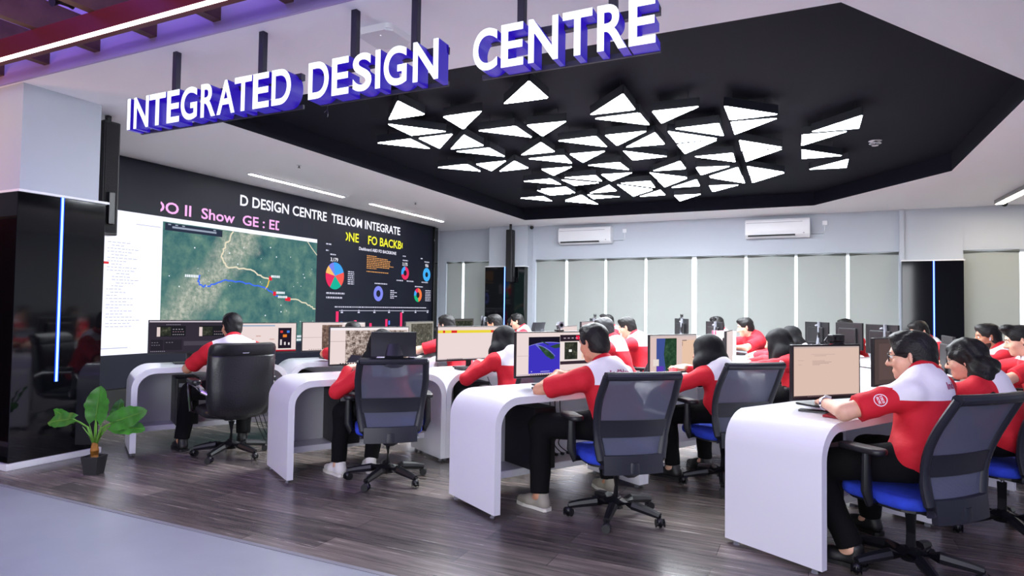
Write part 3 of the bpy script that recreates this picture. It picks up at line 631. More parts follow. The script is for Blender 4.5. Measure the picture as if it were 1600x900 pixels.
# ------------------------------------------------------------------ desk rows: two angled wings and a straight middle, front edge frames
ROWX = [-5.27, -3.48, -1.77, 0.06]
ROWN = ['row nearest the video wall', 'second row from the video wall', 'third row from the video wall', 'row nearest the viewer']
ROWD = ['row by the video wall', 'second row', 'third row', 'nearest row']
def seat_frame(k, wing, i):
    x0 = ROWX[k]
    if wing == 0: th = R(60); o = Vector((x0, 3.55)) + Vector((math.cos(th), math.sin(th))) * 1.33 * (i + .5)
    elif wing == 1: th = R(90); o = Vector((x0 + 1.41, 6.14 + 1.0 * (i + .5)))
    else: th = R(120); o = Vector((x0 + 1.335, 8.44)) + Vector((math.cos(th), math.sin(th))) * 1.33 * (i + .5)
    return o, th
def place(k, wing, i, dx=0.0, dy=0.0):
    o, th = seat_frame(k, wing, i); c, s = math.cos(th), math.sin(th)
    return (o.x + c * dx - s * dy, o.y + s * dx + c * dy, 0.0), th

DT, DR, DH, DD = 0.048, 0.18, 0.75, 0.57
def make_desk(Lg, label):
    t = empty('waterfall_desk', (0, 0, 0)); h = Lg / 2
    def arch(r, w_, top, z0):
        pts = [(-w_, z0)]
        for k in range(9): a = R(180 - 90 * k / 8); pts.append((-w_ + r + r * math.cos(a), top - r + r * math.sin(a)))
        for k in range(9): a = R(90 - 90 * k / 8); pts.append((w_ - r + r * math.cos(a), top - r + r * math.sin(a)))
        pts.append((w_, z0)); return pts
    poly = arch(DR, h - 0.001, DH, 0.025) + arch(DR - DT + 0.01, h - DT, DH - DT, 0.025)[::-1]
    Mx = Matrix(((1, 0, 0, 0), (0, 0, -1, 0), (0, 1, 0, 0), (0, 0, 0, 1)))      # local XY -> XZ, extruded along -Y
    bm = BM(); n = len(poly) // 2
    F = [bm.verts.new((x, 0, z)) for x, z in poly]; Bk = [bm.verts.new((x, DD, z)) for x, z in poly]; m = len(poly)
    for k in range(n - 1):      # faces between outer and inner profile
        a, b, c, d = k, k + 1, m - 2 - k, m - 1 - k
        bm.faces.new((F[a], F[b], F[c], F[d])); bm.faces.new((Bk[d], Bk[c], Bk[b], Bk[a]))
    for k in range(m):
        f = bm.faces.new((F[k], Bk[k], Bk[(k + 1) % m], F[(k + 1) % m])); f.smooth = (k % n) != n - 1
    o = obj('desk_shell', bm, gloss_white, t)
    bm = BM(); prism(bm, arch(0.14, h - DT + 0.002, DH - DT + 0.002, 0.15), -(DD - 0.012), -(DD - 0.03), Mx); obj('modesty_panel', bm, gloss_white, t)
    bm = BM()
    pts = [(x, DD - 0.006, z) for x, z in arch(0.12, h - 0.062, DH - 0.08, 0.18)]
    tube(bm, pts, 0.006, 6); obj('panel_trim', bm, dark_plastic, t)
    bm = BM(); box2(bm, (-h + DT, 0.30, 0.15), (h - DT, DD - 0.03, 0.20), 0.006); obj('foot_shelf', bm, gloss_white, t)
    for x in (-h + 0.024, h - 0.024):
        for y in (0.05, DD - 0.06):
            bm = BM(); cyl(bm, (x, y, 0.0), (x, y, 0.03), 0.018, 0.014, 12); obj('glide', bm, grey_plastic, t)
    return tag(t, label, 'desk', 'white waterfall desks in rows')
def desk_label(k, s): return 'white waterfall desk, %s from the lobby end of the %s' % (ordinal(s), ROWN[k])
protos = {}
for k in range(4):
    s = 0
    for wing, Lg in ((0, 1.33), (1, 1.0), (2, 1.33)):
        for i in range(2):
            p, th = place(k, wing, i)
            if Lg not in protos: t = protos[Lg] = make_desk(Lg, desk_label(k, s)); t.location = p; t.rotation_euler = (0, 0, th)
            else: t = copy_tree(protos[Lg], p, th); t['label'] = desk_label(k, s)
            s += 1

# ------------------------------------------------------------------ computer towers on the foot shelves
def make_pc():
    t = empty('computer_tower'); bm = BM(); box2(bm, (-0.095, 0, 0), (0.095, 0.355, 0.43), 0.006); obj('case', bm, black_plastic, t)
    bm = BM(); box2(bm, (-0.085, -0.008, 0.01), (0.085, 0.004, 0.30), 0.004); obj('front_grille', bm, mat('speaker_grille', (18, 18, 22), 0.7), t)
    bm = BM(); box2(bm, (-0.075, -0.006, 0.35), (0.03, 0.002, 0.385), 0.002); obj('drive_bay', bm, grey_plastic, t)
    bm = BM(); cyl(bm, (0.065, -0.003, 0.37), (0.065, 0.002, 0.37), 0.008, n=12); obj('power_button', bm, em((235, 240, 255), 0.8), t)
    return t
pc0 = None
for k, wing, i, x in ((0, 0, 0, -0.20), (1, 0, 0, -0.13), (2, 0, 0, -0.13), (3, 0, 0, -0.2), (1, 0, 1, -0.2), (0, 0, 1, -0.45)):
    p, th = place(k, wing, i, x, 0.181); p = (p[0], p[1], 0.2012)
    if pc0 is None: pc0 = make_pc(); t = pc0; t.location = p; t.rotation_euler = (0, 0, th)
    else: t = copy_tree(pc0, p, th)
    tag(t, 'black computer tower under the %s desk of the %s' % (ordinal(i), ROWN[k]), 'computer', 'computer towers under the desks')

# ------------------------------------------------------------------ monitors
def scr_rects(L):      # (x0,y0,x1,y1,rgb[,strength]) in 0..1 of the screen
    return L
PALE = (236, 218, 216)
def monitor(k, wing, i, dx, dy, wd, hd, zc, rects, label, yaw=0.0, back_stalk=False, bez=0.008, neck=True):
    p, th = place(k, wing, i, dx, dy); t = empty('computer_monitor', (p[0], p[1], DH + 0.001), th + R(yaw))
    bm = BM(); zb = zc - DH - hd / 2
    box2(bm, (-wd / 2, -0.012, zb), (wd / 2, 0.012, zb + hd), 0.004); box2(bm, (-wd * 0.32, 0.008, zb + hd * 0.2), (wd * 0.32, 0.040, zb + hd * 0.8), 0.012); obj('housing', bm, black_plastic, t)
    bm = BM(); ms = []
    for r_ in rects:
        x0, y0, x1, y1, c = r_[:5]; st = r_[5] if len(r_) > 5 else 0.9
        m = c if isinstance(c, bpy.types.Material) else em(c, st)
        if m not in ms: ms.append(m)
        lay = 0.0126 + 0.0003 * rects.index(r_)
        W2, H2 = wd - 2 * bez, hd - 2 * bez - 0.008
        X = lambda u: -W2 / 2 + u * W2
        Z = lambda v: zb + bez + 0.008 + v * H2
        pts = ([(x0 + (x1 - x0) * q[0], y0 + (y1 - y0) * q[1]) for q in r_[6]] if len(r_) > 6 else [(x0, y0), (x1, y0), (x1, y1), (x0, y1)])
        quad(bm, [(X(u), -lay, Z(v)) for u, v in pts], ms.index(m))
    obj('screen', bm, ms, t)
    if not back_stalk:
        bm = BM(); box2(bm, (-0.028, 0.014, 0.01), (0.028, 0.035, zb + hd * 0.45), 0.006); obj('stand_neck', bm, black_plastic, t)
        bm = BM(); prism(bm, rounded_rect(0.26, 0.19, 0.03, 5, 0, 0.03), 0.0, 0.011); bmesh.ops.bevel(bm, geom=[e for e in bm.edges if e.verts[0].co.z > 0.01 and e.verts[1].co.z > 0.01], offset=0.003, segments=1, affect='EDGES'); obj('stand_base', bm, black_plastic, t)
    else:
        bm = BM(); pts = [(-0.0 - wd * 0.18, 0.06 - 0.03 * math.sin(q * 2.2), 0.005 + q * (zb + hd + 0.0)) for q in np.linspace(0, 1, 8)]
        tube(bm, pts, [0.026, 0.024, 0.022, 0.02, 0.018, 0.017, 0.016, 0.015], 10, sx=1.4); obj('curved_stand_arm', bm, grey_plastic, t)
        bm = BM(); prism(bm, rounded_rect(0.24, 0.18, 0.03, 5, -wd * 0.18, 0.05), 0.0, 0.012); obj('stand_base', bm, black_plastic, t)
        bm = BM(); box2(bm, (-wd * 0.18 - 0.02, 0.014, zb + hd * 0.5 - 0.04), (-wd * 0.18 + 0.02, 0.055, zb + hd * 0.5 + 0.04), 0.004); obj('mount_bracket', bm, black_plastic, t)
        bm = BM(); ball(bm, (-0.02, 0.010, zb + hd * 0.86), (0.018, 0.034, 0.018)); ball(bm, (0.12, 0.012, zb + 0.03), (0.02, 0.006, 0.012)); obj('maker_badge', bm, mat('seam_grey', (130, 130, 140), 0.6), t)
    return tag(t, label, 'monitor', 'computer monitors on the desks')
sat_city = map_mat('aerial_city_image', 34, [(0.34, (40, 34, 34)), (0.46, (110, 92, 86)), (0.56, (196, 178, 170)), (0.68, (238, 226, 220))], 0.85, 9, 0.75)
sat_brown = map_mat('aerial_brown_image', 30, [(0.35, (64, 48, 44)), (0.55, (128, 102, 92)), (0.7, (182, 160, 148))], 0.85, 8, 0.7)
sat_olive = map_mat('aerial_olive_image', 30, [(0.35, (58, 58, 52)), (0.55, (98, 96, 86)), (0.72, (176, 172, 158))], 0.85, 8, 0.75)
sat_green = map_mat('aerial_green_image', 16, [(0.35, (24, 46, 34)), (0.55, (46, 78, 56)), (0.72, (84, 110, 84))], 0.8, 8, 0.65)
sat_dark = map_mat('aerial_dark_image', 24, [(0.35, (30, 34, 30)), (0.55, (58, 62, 52)), (0.72, (110, 110, 92))], 0.8, 8, 0.65)
TASK = lambda c=(60, 50, 58): (0, 0, 1, 0.035, c)
dots = lambda y, x0, x1, n, c, h=0.02: [(x0 + (x1 - x0) * q / n, y, x0 + (x1 - x0) * (q + 0.55) / n, y + h, c) for q in range(n)]
# row by the video wall
dk = (52, 46, 58)
scrA = [(0, 0, 1, 1, dk)] + [(0, 0.955, 1, 1, (198, 188, 200)), (0.09, 0.50, 0.44, 0.84, (30, 30, 36)), (0.61, 0.50, 0.96, 0.84, (30, 30, 36)), (0.09, 0.50, 0.13, 0.80, (226, 206, 204)), (0.61, 0.50, 0.65, 0.80, (226, 206, 204)), (0.13, 0.52, 0.26, 0.80, sat_dark), (0.65, 0.52, 0.78, 0.80, sat_dark), (0.02, 0.06, 0.17, 0.40, (40, 36, 46)), (0.18, 0.06, 0.40, 0.40, (42, 38, 48)), (0.42, 0.20, 0.98, 0.34, (74, 68, 80))] + dots(0.55, 0.28, 0.43, 6, (170, 164, 176)) + dots(0.64, 0.28, 0.43, 5, (150, 120, 130)) + dots(0.72, 0.28, 0.42, 4, (170, 164, 176)) + dots(0.55, 0.80, 0.95, 6, (170, 164, 176)) + dots(0.64, 0.80, 0.94, 5, (150, 120, 130)) + dots(0.02, 0.02, 0.2, 8, (150, 146, 160)) + dots(0.30, 0.03, 0.12, 3, (120, 116, 130)) + dots(0.22, 0.03, 0.14, 4, (120, 116, 130)) + dots(0.30, 0.2, 0.3, 3, (120, 116, 130)) + dots(0.87, 0.2, 0.38, 9, (150, 146, 160))
monitor(0, 0, 0, -0.17, 0.36, 0.70, 0.315, 1.005, scrA, 'wide monitor with dark grey screen left of the man in the black leather chair')
scrB = [(0, 0, 1, 1, PALE), (0, 0.90, 0.68, 0.94, (136, 166, 196)), (0.73, 0.10, 0.93, 0.84, (36, 28, 42))] + [(0.76, 0.66, 0.80, 0.74, (220, 60, 60)), (0.86, 0.66, 0.90, 0.74, (70, 130, 230)), (0.80, 0.50, 0.86, 0.60, (236, 130, 50)), (0.76, 0.22, 0.785, 0.42, (230, 220, 224)), (0.82, 0.22, 0.845, 0.33, (230, 220, 224)), (0.88, 0.22, 0.905, 0.31, (230, 220, 224))] + [(0.2 + 0.1 * q, 0.30 + 0.12 * (q % 3), 0.27 + 0.1 * q, 0.33 + 0.12 * (q % 3), (206, 160, 150)) for q in range(5)] + [(0.6, 0.0, 1, 0.05, (176, 30, 50))]
monitor(0, 0, 0, 0.50, 0.405, 0.68, 0.31, 0.98, scrB, 'wide monitor with pale screen and dark chart panel right of the leather chair')
monitor(0, 0, 1, -0.10, 0.36, 0.70, 0.315, 0.985, [(0, 0, 1, 1, PALE), (0.30, 0.04, 0.62, 0.92, sat_brown), (0, 0.46, 0.3, 0.475, (190, 170, 174)), (0.64, 0.94, 0.98, 0.99, (250, 244, 246))] + dots(0.02, 0.1, 0.5, 12, (90, 70, 80)), 'wide monitor with white and brown map screen half hidden by the town image')
monitor(0, 1, 0, -0.28, 0.34, 0.60, 0.34, 0.975, [(0, 0, 1, 1, (170, 166, 158)), (0.18, 0.06, 0.97, 0.94, sat_olive), (0.18, 0.0, 0.97, 0.05, (196, 200, 186))], 'monitor showing an olive brown aerial map at the video wall corner')
monitor(0, 1, 1, -0.25, 0.34, 0.60, 0.34, 1.0, [(0, 0, 1, 1, (86, 84, 80)), (0.06, 0.1, 0.94, 0.92, sat_dark)], 'monitor with dim grey picture in front of the man before the far black pillar')
monitor(0, 2, 0, 0.05, 0.36, 0.56, 0.34, 1.0, [(0, 0, 1, 1, (60, 56, 60))], 'dark monitor seen from behind beside the video wall far corner', 0, True)
monitor(0, 2, 1, -0.1, 0.36, 0.56, 0.34, 1.0, [(0, 0, 1, 1, (170, 150, 150))], 'monitor seen from behind at the far end of the row by the video wall', 0, True)
# second row
monitor(1, 0, 0, 0.11, 0.36, 0.72, 0.325, 0.98, [(0, 0, 1, 1, PALE), (0.185, 0.03, 0.985, 0.92, sat_city), (0, 0.62, 0.18, 0.63, (170, 150, 156)), (0.0, 0.93, 1, 1, (244, 236, 240)), (0.20, 0.03, 0.5, 0.25, (66, 62, 80), 0.6, [(0, 0), (1, 0), (0.7, 0.8), (0.2, 1)]), (0.2, 0.5, 0.98, 0.56, (190, 178, 172), 0.8, [(0, 0), (0.02, 0), (1, 3.0), (0.98, 4.0)])] + dots(0.0, 0.12, 0.4, 9, (70, 60, 66), 0.025), 'wide monitor with an aerial town image before the hijab woman with headrest chair')
monitor(1, 0, 1, -0.22, 0.36, 0.72, 0.325, 0.98, [(0, 0, 1, 1, PALE), (0, 0.815, 1, 0.90, (236, 214, 60)), (0.075, 0.82, 0.105, 0.895, (220, 40, 40)), (0.20, 0.82, 0.285, 0.895, (220, 40, 40)), (0.82, 0.82, 0.87, 0.895, (220, 70, 50)), (0.0, 0.0, 1.0, 0.03, (206, 190, 196))] + dots(0.0, 0.14, 0.38, 10, (80, 60, 70), 0.03), 'wide monitor with a yellow bar across its pale screen')
monitor(1, 1, 0, 0.0, 0.36, 0.60, 0.34, 0.96, [(0, 0, 1, 1, PALE)], 'pale monitor hidden behind the globe map monitor')
monitor(1, 1, 1, -0.25, 0.36, 0.60, 0.34, 1.0, [(0, 0, 1, 1, (206, 184, 188)), (0.1, 0.2, 0.4, 0.6, (180, 160, 166))], 'monitor with dim pinkish screen behind the silver webcam')
monitor(1, 2, 0, 0.1, 0.36, 0.62, 0.36, 1.0, [(0, 0, 1, 1, PALE)], 'black monitor seen from behind left of the man with hair raised in front', 0, True)
# third row
earth = [(0, 0, 1, 1, PALE), (0.15, 0.04, 0.56, 0.90, (24, 22, 38)), (0.15, 0.04, 0.56, 0.60, (62, 52, 190)), (0.15, 0.58, 0.56, 0.78, (150, 150, 235), 0.9, [(0, 0), (1, 0)] + [(1 - q / 16, 0.62 + 0.38 * math.sin(math.pi * (0.22 + 0.62 * q / 16)) - 0.24 * (q / 16) ** 3) for q in range(17)]), (0.15, 0.58, 0.56, 0.765, (62, 52, 190), 0.9, [(0, 0), (1, 0)] + [(1 - q / 16, 0.62 + 0.38 * math.sin(math.pi * (0.22 + 0.62 * q / 16)) - 0.24 * (q / 16) ** 3) for q in range(17)]),
    (0.22, 0.42, 0.50, 0.74, (112, 118, 200), 0.9, [(0, 1), (0.2, 0.95), (0.55, 0.7), (0.8, 0.4), (1.0, 0.05), (0.85, 0), (0.55, 0.2), (0.25, 0.6)]), (0.27, 0.36, 0.50, 0.70, sat_green, 0.9, [(0, 0.98), (0.25, 0.9), (0.6, 0.62), (0.9, 0.28), (0.95, 0.05), (0.75, 0.0), (0.45, 0.25), (0.2, 0.62)]), (0.42, 0.62, 0.56, 0.78, (46, 72, 60), 0.9, [(0, 0.3), (0.5, 0), (1, 0.1), (1, 0.7), (0.6, 0.6)]), (0.3, 0.7, 0.42, 0.8, (46, 72, 60), 0.9, [(0, 1), (0.2, 1), (1, 0.1), (0.8, 0)]),
    (0.56, 0.78, 1, 0.94, (44, 32, 44)), (0.78, 0.82, 0.83, 0.92, (230, 30, 70)), (0.56, 0.30, 1, 0.78, (240, 226, 224)), (0.62, 0.34, 0.80, 0.76, sat_dark), (0.68, 0.52, 0.72, 0.58, (240, 240, 236)), (0.86, 0.34, 1.0, 0.76, (240, 206, 186)), (0.56, 0.22, 1, 0.30, (58, 44, 54)), (0.18, 0.08, 0.19, 0.1, (220, 220, 240)), (0.30, 0.075, 0.42, 0.09, (170, 168, 220)), (0, 0.0, 0.56, 0.035, (206, 190, 198)), (0, 0.46, 0.15, 0.47, (200, 180, 184))] + dots(0.005, 0.17, 0.5, 12, (60, 50, 70), 0.02) + dots(0.85, 0.6, 0.98, 7, (200, 180, 196))
monitor(2, 0, 0, 0.09, 0.36, 0.72, 0.33, 0.985, earth, 'wide monitor showing a blue globe map before the man in red and white shirt')
monitor(2, 0, 1, 0.06, 0.36, 0.60, 0.335, 0.945, [(0, 0, 1, 1, (222, 196, 190)), (0.13, 0.03, 0.33, 0.92, (70, 88, 158), 0.8), (0.27, 0.03, 0.56, 0.92, sat_green), (0.27, 0.03, 0.32, 0.92, (70, 88, 158), 0.8, [(0, 0), (1.2, 0), (0.3, 0.5), (0.9, 1), (0, 1)]), (0.06, 0.18, 0.18, 0.36, (232, 220, 214)), (0.14, 0.03, 0.28, 0.17, (96, 60, 180)), (0.68, 0.1, 0.98, 0.86, (232, 196, 170)), (0.68, 0.84, 0.78, 0.86, (70, 50, 50)), (0.68, 0.70, 0.69, 0.82, (130, 100, 96)), (0, 0.95, 1, 1, (206, 190, 190))] + dots(0.0, 0.1, 0.7, 16, (80, 60, 66), 0.03), 'monitor with a green and blue map before the glasses wearing hijab woman')
monitor(2, 1, 0, 0.0, 0.36, 0.55, 0.33, 0.96, [(0, 0, 1, 1, PALE)], 'monitor hidden behind the black hijab at the third desk of the third row')
monitor(2, 2, 0, 0.15, 0.36, 0.56, 0.34, 1.0, [(0, 0, 1, 1, PALE)], 'black monitor seen from behind left of the stacked folders', 0, True)
monitor(2, 2, 1, 0.1, 0.36, 0.56, 0.34, 1.02, [(0, 0, 1, 1, PALE)], 'black monitor with a small webcam seen from behind right of the man in glasses', 0, True)
# nearest row
doc = [(0, 0, 1, 1, (226, 196, 182), 0.85), (0, 0.97, 1, 1, (196, 176, 172)), (0, 0.0, 1, 0.03, (66, 50, 56))] + [(0.26, 0.84, 0.62, 0.845, (176, 150, 146)), (0.30, 0.81, 0.48, 0.82, (190, 162, 152)), (0.06, 0.72, 0.14, 0.726, (180, 152, 146)), (0.27, 0.71, 0.46, 0.716, (160, 134, 130)), (0.27, 0.685, 0.56, 0.692, (160, 134, 130)), (0.27, 0.66, 0.52, 0.667, (160, 134, 130)), (0.06, 0.64, 0.11, 0.646, (180, 152, 146)), (0.27, 0.635, 0.38, 0.642, (160, 134, 130))] + dots(0.0, 0.2, 0.5, 12, (120, 96, 100), 0.025)
monitor(3, 0, 0, 0.03, 0.36, 0.55, 0.335, 0.955, doc, 'nearest monitor, with pale peach document screen, on the front white desk', -14, False, 0.012)
monitor(3, 0, 1, -0.42, 0.36, 0.50, 0.33, 0.985, [(0, 0, 1, 1, (92, 76, 76), 0.7), (0.1, 0.1, 0.5, 0.9, (112, 92, 90), 0.6)], 'monitor with dim brown screen between the man in glasses and the curly haired woman', -6)
monitor(3, 1, 0, 0.0, 0.36, 0.5, 0.33, 0.96, [(0, 0, 1, 1, (120, 100, 96), 0.7)], 'monitor hidden behind the curly haired woman')
monitor(3, 2, 0, -0.10, 0.36, 0.58, 0.36, 1.0, [(0, 0, 1, 1, PALE)], 'black monitor on a grey curved stand, right of the two backs by the white panel', 0, True)
monitor(3, 2, 0, 0.43, 0.43, 0.50, 0.34, 1.02, [(0, 0, 1, 1, PALE)], 'dark grey monitor back just left of the monitor on the curved stand', 4)
monitor(3, 2, 1, -0.05, 0.36, 0.58, 0.36, 1.0, [(0, 0, 1, 1, PALE)], 'black monitor seen from behind right of the hijab woman facing the camera', 0, True)

# ------------------------------------------------------------------ webcams
def webcam(k, wing, i, dx, dy, z, label, m):
    p, th = place(k, wing, i, dx, dy); t = empty('webcam', (p[0], p[1], z + 0.0025), th)
    bm = BM(); cyl(bm, (0, -0.018, 0.045), (0, 0.012, 0.045), 0.026, n=20); obj('lens_ring', bm, m, t)
    bm = BM(); cyl(bm, (0, -0.022, 0.045), (0, -0.016, 0.045), 0.014, n=16); obj('lens', bm, black_gloss, t)
    bm = BM(); box2(bm, (-0.03, -0.015, 0), (0.03, 0.03, 0.012), 0.003); tube(bm, [(0, 0, 0.01), (0.0, 0.0, 0.03)], 0.006, 8); obj('clip', bm, black_plastic, t)
    return tag(t, label, 'webcam')
webcam(2, 0, 0, 0.14, 0.36, 1.150, 'round silver webcam clipped on top of the globe map monitor', mat('silver_plastic', (186, 186, 196), 0.3, 0.5))
webcam(1, 2, 0, 0.1, 0.36, 1.180, 'small black webcam on the monitor left of the man with hair raised in front', black_plastic)
webcam(2, 2, 0, 0.15, 0.36, 1.170, 'small black webcam on the monitor left of the stacked folders', black_plastic)
webcam(2, 2, 1, 0.1, 0.36, 1.19, 'small black webcam on the monitor right of the man in glasses', black_plastic)
t_, th_ = place(3, 0, 0, 0.16, 0.36); t = empty('webcam', (t_[0], t_[1], 1.1225), th_ - R(14))
bm = BM(); box2(bm, (-0.05, -0.02, 0.012), (0.05, 0.03, 0.06), 0.008); obj('body', bm, black_plastic, t)
bm = BM(); cyl(bm, (-0.02, -0.026, 0.036), (-0.02, -0.018, 0.036), 0.014); obj('lens', bm, black_gloss, t)
bm = BM(); box2(bm, (-0.04, -0.02, 0.0), (0.04, 0.02, 0.013), 0.003); tube(bm, [(-0.05, 0, 0.03), (-0.08, 0.0, 0.04), (-0.10, 0.0, 0.02), (-0.08, 0, 0.006)], 0.005, 8); obj('clip', bm, black_plastic, t)
tag(t, 'boxy black webcam on top of the nearest monitor', 'webcam')

# ------------------------------------------------------------------ keyboards, mice and small desk items
def keyboard(k, wing, i, dx, dy, yaw, label):
    p, th = place(k, wing, i, dx, dy); t = empty('keyboard', (p[0], p[1], DH + 0.001), th + R(yaw))
    bm = BM(); box2(bm, (-0.22, -0.075, 0.002), (0.22, 0.075, 0.018), 0.005); obj('case', bm, black_plastic, t)
    bm = BM()
    for r_ in range(5):
        for c in range(15 if r_ else 12):
            w_ = 0.0125
            if r_ == 0 and 3 <= c <= 7:
                if c > 3: continue
                box2(bm, (-0.205 + 0.0275 * 3, -0.065, 0.018), (-0.205 + 0.0275 * 8 - 0.003, -0.065 + 0.022, 0.024), 0.0); continue
            box2(bm, (-0.205 + 0.0275 * c, -0.065 + 0.0265 * r_, 0.018), (-0.205 + 0.0275 * c + 0.0235, -0.065 + 0.0265 * r_ + 0.0225, 0.024))
    obj('keys', bm, mat('key_black', (34, 34, 40), 0.5), t)
    return tag(t, label, 'keyboard', 'black keyboards on the desks')
keyboard(2, 0, 0, 0.03, 0.20, 4, 'black keyboard in front of the globe map monitor')
keyboard(3, 0, 0, 0.08, 0.16, -6, 'black keyboard under the hands of the man with black glasses')
keyboard(1, 0, 1, -0.22, 0.20, 0, 'black keyboard in front of the monitor with the yellow bar')
keyboard(1, 0, 0, 0.08, 0.20, 0, 'black keyboard before the hijab woman with the headrest chair')
keyboard(2, 0, 1, 0.06, 0.20, 0, 'black keyboard before the green and blue map monitor')
keyboard(0, 0, 0, 0.15, 0.20, 0, 'black keyboard before the man in the leather chair')
keyboard(0, 1, 0, -0.2, 0.155, 0, 'black keyboard before the man at the video wall corner')
keyboard(3, 0, 1, -0.3, 0.18, 0, 'black keyboard before the curly haired woman')
keyboard(3, 1, 1, -0.2, 0.46, 0, 'black keyboard before the bearded man with the earbud')
keyboard(2, 2, 0, -0.15, 0.18, 0, 'black keyboard before the man in the patterned red shirt')
def mouse(k, wing, i, dx, dy, label):
    p, th = place(k, wing, i, dx, dy); t = empty('computer_mouse', (p[0], p[1], DH + 0.001), th)
    bm = BM(); ball(bm, (0, 0, 0.012), (0.03, 0.052, 0.024)); bmesh.ops.bisect_plane(bm, geom=bm.verts[:] + bm.edges[:] + bm.faces[:], plane_co=(0, 0, 0.001), plane_no=(0, 0, -1), clear_outer=True); obj('shell', bm, black_plastic, t)
    bm = BM(); cyl(bm, (-0.004, 0.028, 0.032), (0.004, 0.028, 0.032), 0.008, n=12); obj('scroll_wheel', bm, grey_plastic, t)
    return tag(t, label, 'mouse', 'black computer mice on the desks')
mouse(3, 0, 0, 0.40, 0.20, 'black mouse under the right hand of the man with black glasses')
mouse(1, 0, 0, -0.19, 0.16, 'black mouse under the left hand of the hijab woman with headrest chair')
mouse(2, 0, 0, 0.36, 0.2, 'black mouse beside the globe map monitor keyboard')
mouse(0, 0, 0, 0.46, 0.2, 'black mouse before the pale monitor right of the leather chair')
# phone-like pad, pink notebook, folders, papers
p, th = place(3, 0, 0, -0.27, 0.265); t = empty('mobile_phone', (p[0], p[1], DH + 0.001), th + R(20)); bm = BM(); prism(bm, rounded_rect(0.075, 0.155, 0.012), 0.0, 0.009); obj('body', bm, black_plastic, t); bm = BM(); prism(bm, rounded_rect(0.068, 0.147, 0.009), 0.009, 0.0095); obj('glass', bm, black_gloss, t); tag(t, 'dark mobile phone lying by the base of the nearest monitor', 'phone')
p, th = place(3, 0, 0, -0.28, 0.10); t = empty('red_notebook', (p[0], p[1], DH + 0.001), th + R(8)); bm = BM(); box2(bm, (-0.11, -0.05, 0), (0.11, 0.06, 0.012), 0.002); obj('cover', bm, mat('deep_red_cover', (150, 20, 34), 0.5), t); tag(t, 'thin dark red notebook under the left hand of the man in glasses', 'notebook')
for j, (c, dx) in enumerate((((176, 170, 170), 0.0), ((200, 60, 90), 0.045), ((150, 148, 152), 0.09), ((206, 76, 104), 0.135), ((70, 74, 80), 0.18))):
    p, th = place(2, 2, 0, -0.35 + dx, 0.42); t = empty('box_file', (p[0], p[1], DH + 0.001), th + R(2 * j))
    bm = BM(); box2(bm, (-0.02, -0.13, 0), (0.02, 0.12, 0.31), 0.003); obj('cover', bm, mat('file_%d' % j, c, 0.6), t)
    bm = BM(); box2(bm, (-0.013, 0.121, 0.18), (0.013, 0.123, 0.26)); obj('spine_label', bm, white_plastic, t)
    tag(t, '%s upright box file, %s from the right in the stack beside the back monitors' % (('grey', 'pink', 'pale grey', 'rose', 'charcoal')[j], ordinal(4 - j) if False else ordinal(j)), 'file')
p, th = place(2, 2, 0, 0.20, 0.08); t = empty('paper_sheet', (p[0], p[1], DH + 0.001), th); bm = BM(); box2(bm, (-0.105, -0.0, 0), (0.105, 0.15, 0.002)); obj('sheet', bm, mat('paper', (236, 236, 238), 0.8), t); tag(t, 'white paper sheet by the hands of the man in the patterned red shirt', 'paper')

# ------------------------------------------------------------------ cables hanging under the desks
cable_m = mat('cable_black', (14, 14, 16), 0.5)
def cable(k, wing, i, pts, label, r=0.004):
    p, th = place(k, wing, i); t = empty('power_cable', p, th); Q = [Vector(q) for q in pts]; out = []
    for a in range(len(Q) - 1):
        p0, p1, p2, p3 = Q[max(a - 1, 0)], Q[a], Q[a + 1], Q[min(a + 2, len(Q) - 1)]
        for s in range(6):
            u = s / 6; out.append(0.5 * ((2 * p1) + (p2 - p0) * u + (2 * p0 - 5 * p1 + 4 * p2 - p3) * u * u + (3 * p1 - p0 - 3 * p2 + p3) * u ** 3))
    out.append(Q[-1]); bm = BM(); tube(bm, out, r, 6); obj('cord', bm, cable_m, t)
    bm = BM(); box(bm, pts[-1], (0.02, 0.03, 0.02), 0.004); obj('plug', bm, black_plastic, t)
    return tag(t, label, 'cable', None)
for j in range(3): cable(2, 0, 0, [(0.16 + 0.05 * j, 0.5, 0.69), (0.15 + 0.05 * j, 0.47, 0.55 - 0.03 * j), (0.20 + 0.05 * j, 0.45, 0.42), (0.14 + 0.04 * j, 0.46, 0.30), (0.20 + 0.06 * j, 0.46, 0.212)], 'black cable hanging under the globe map monitor desk, %s from the left' % ordinal(j))
for j in range(3): cable(0, 0, 0, [(0.36 + 0.04 * j, 0.45, 0.5), (0.38 + 0.04 * j, 0.27, 0.34), (0.44 + 0.04 * j, 0.22, 0.12), (0.46 + 0.04 * j, 0.05, 0.02), (0.42 + 0.07 * j, -0.12, 0.012)], 'black cable trailing to the floor beside the leather chair, %s from the left' % ordinal(j))
cable(0, 0, 0, [(0.10, 0.24, 0.012), (0.04, 0.12, 0.012), (0.0, 0.16, 0.03), (-0.05, 0.08, 0.012), (-0.07, 0.12, 0.012)], 'black cable looping on the floor by the shoe of the leather chair man')
cable(3, 0, 0, [(-0.47, 0.45, 0.69), (-0.45, 0.40, 0.63), (-0.5, 0.38, 0.58), (-0.44, 0.4, 0.5), (-0.46, 0.42, 0.211)], 'black cable hanging just inside the front white desk')
cable(1, 0, 1, [(0.05, 0.5, 0.69), (0.03, 0.4, 0.60), (0.08, 0.36, 0.45), (0.02, 0.36, 0.3), (0.05, 0.36, 0.212)], 'black cable under the second desk of the second row')

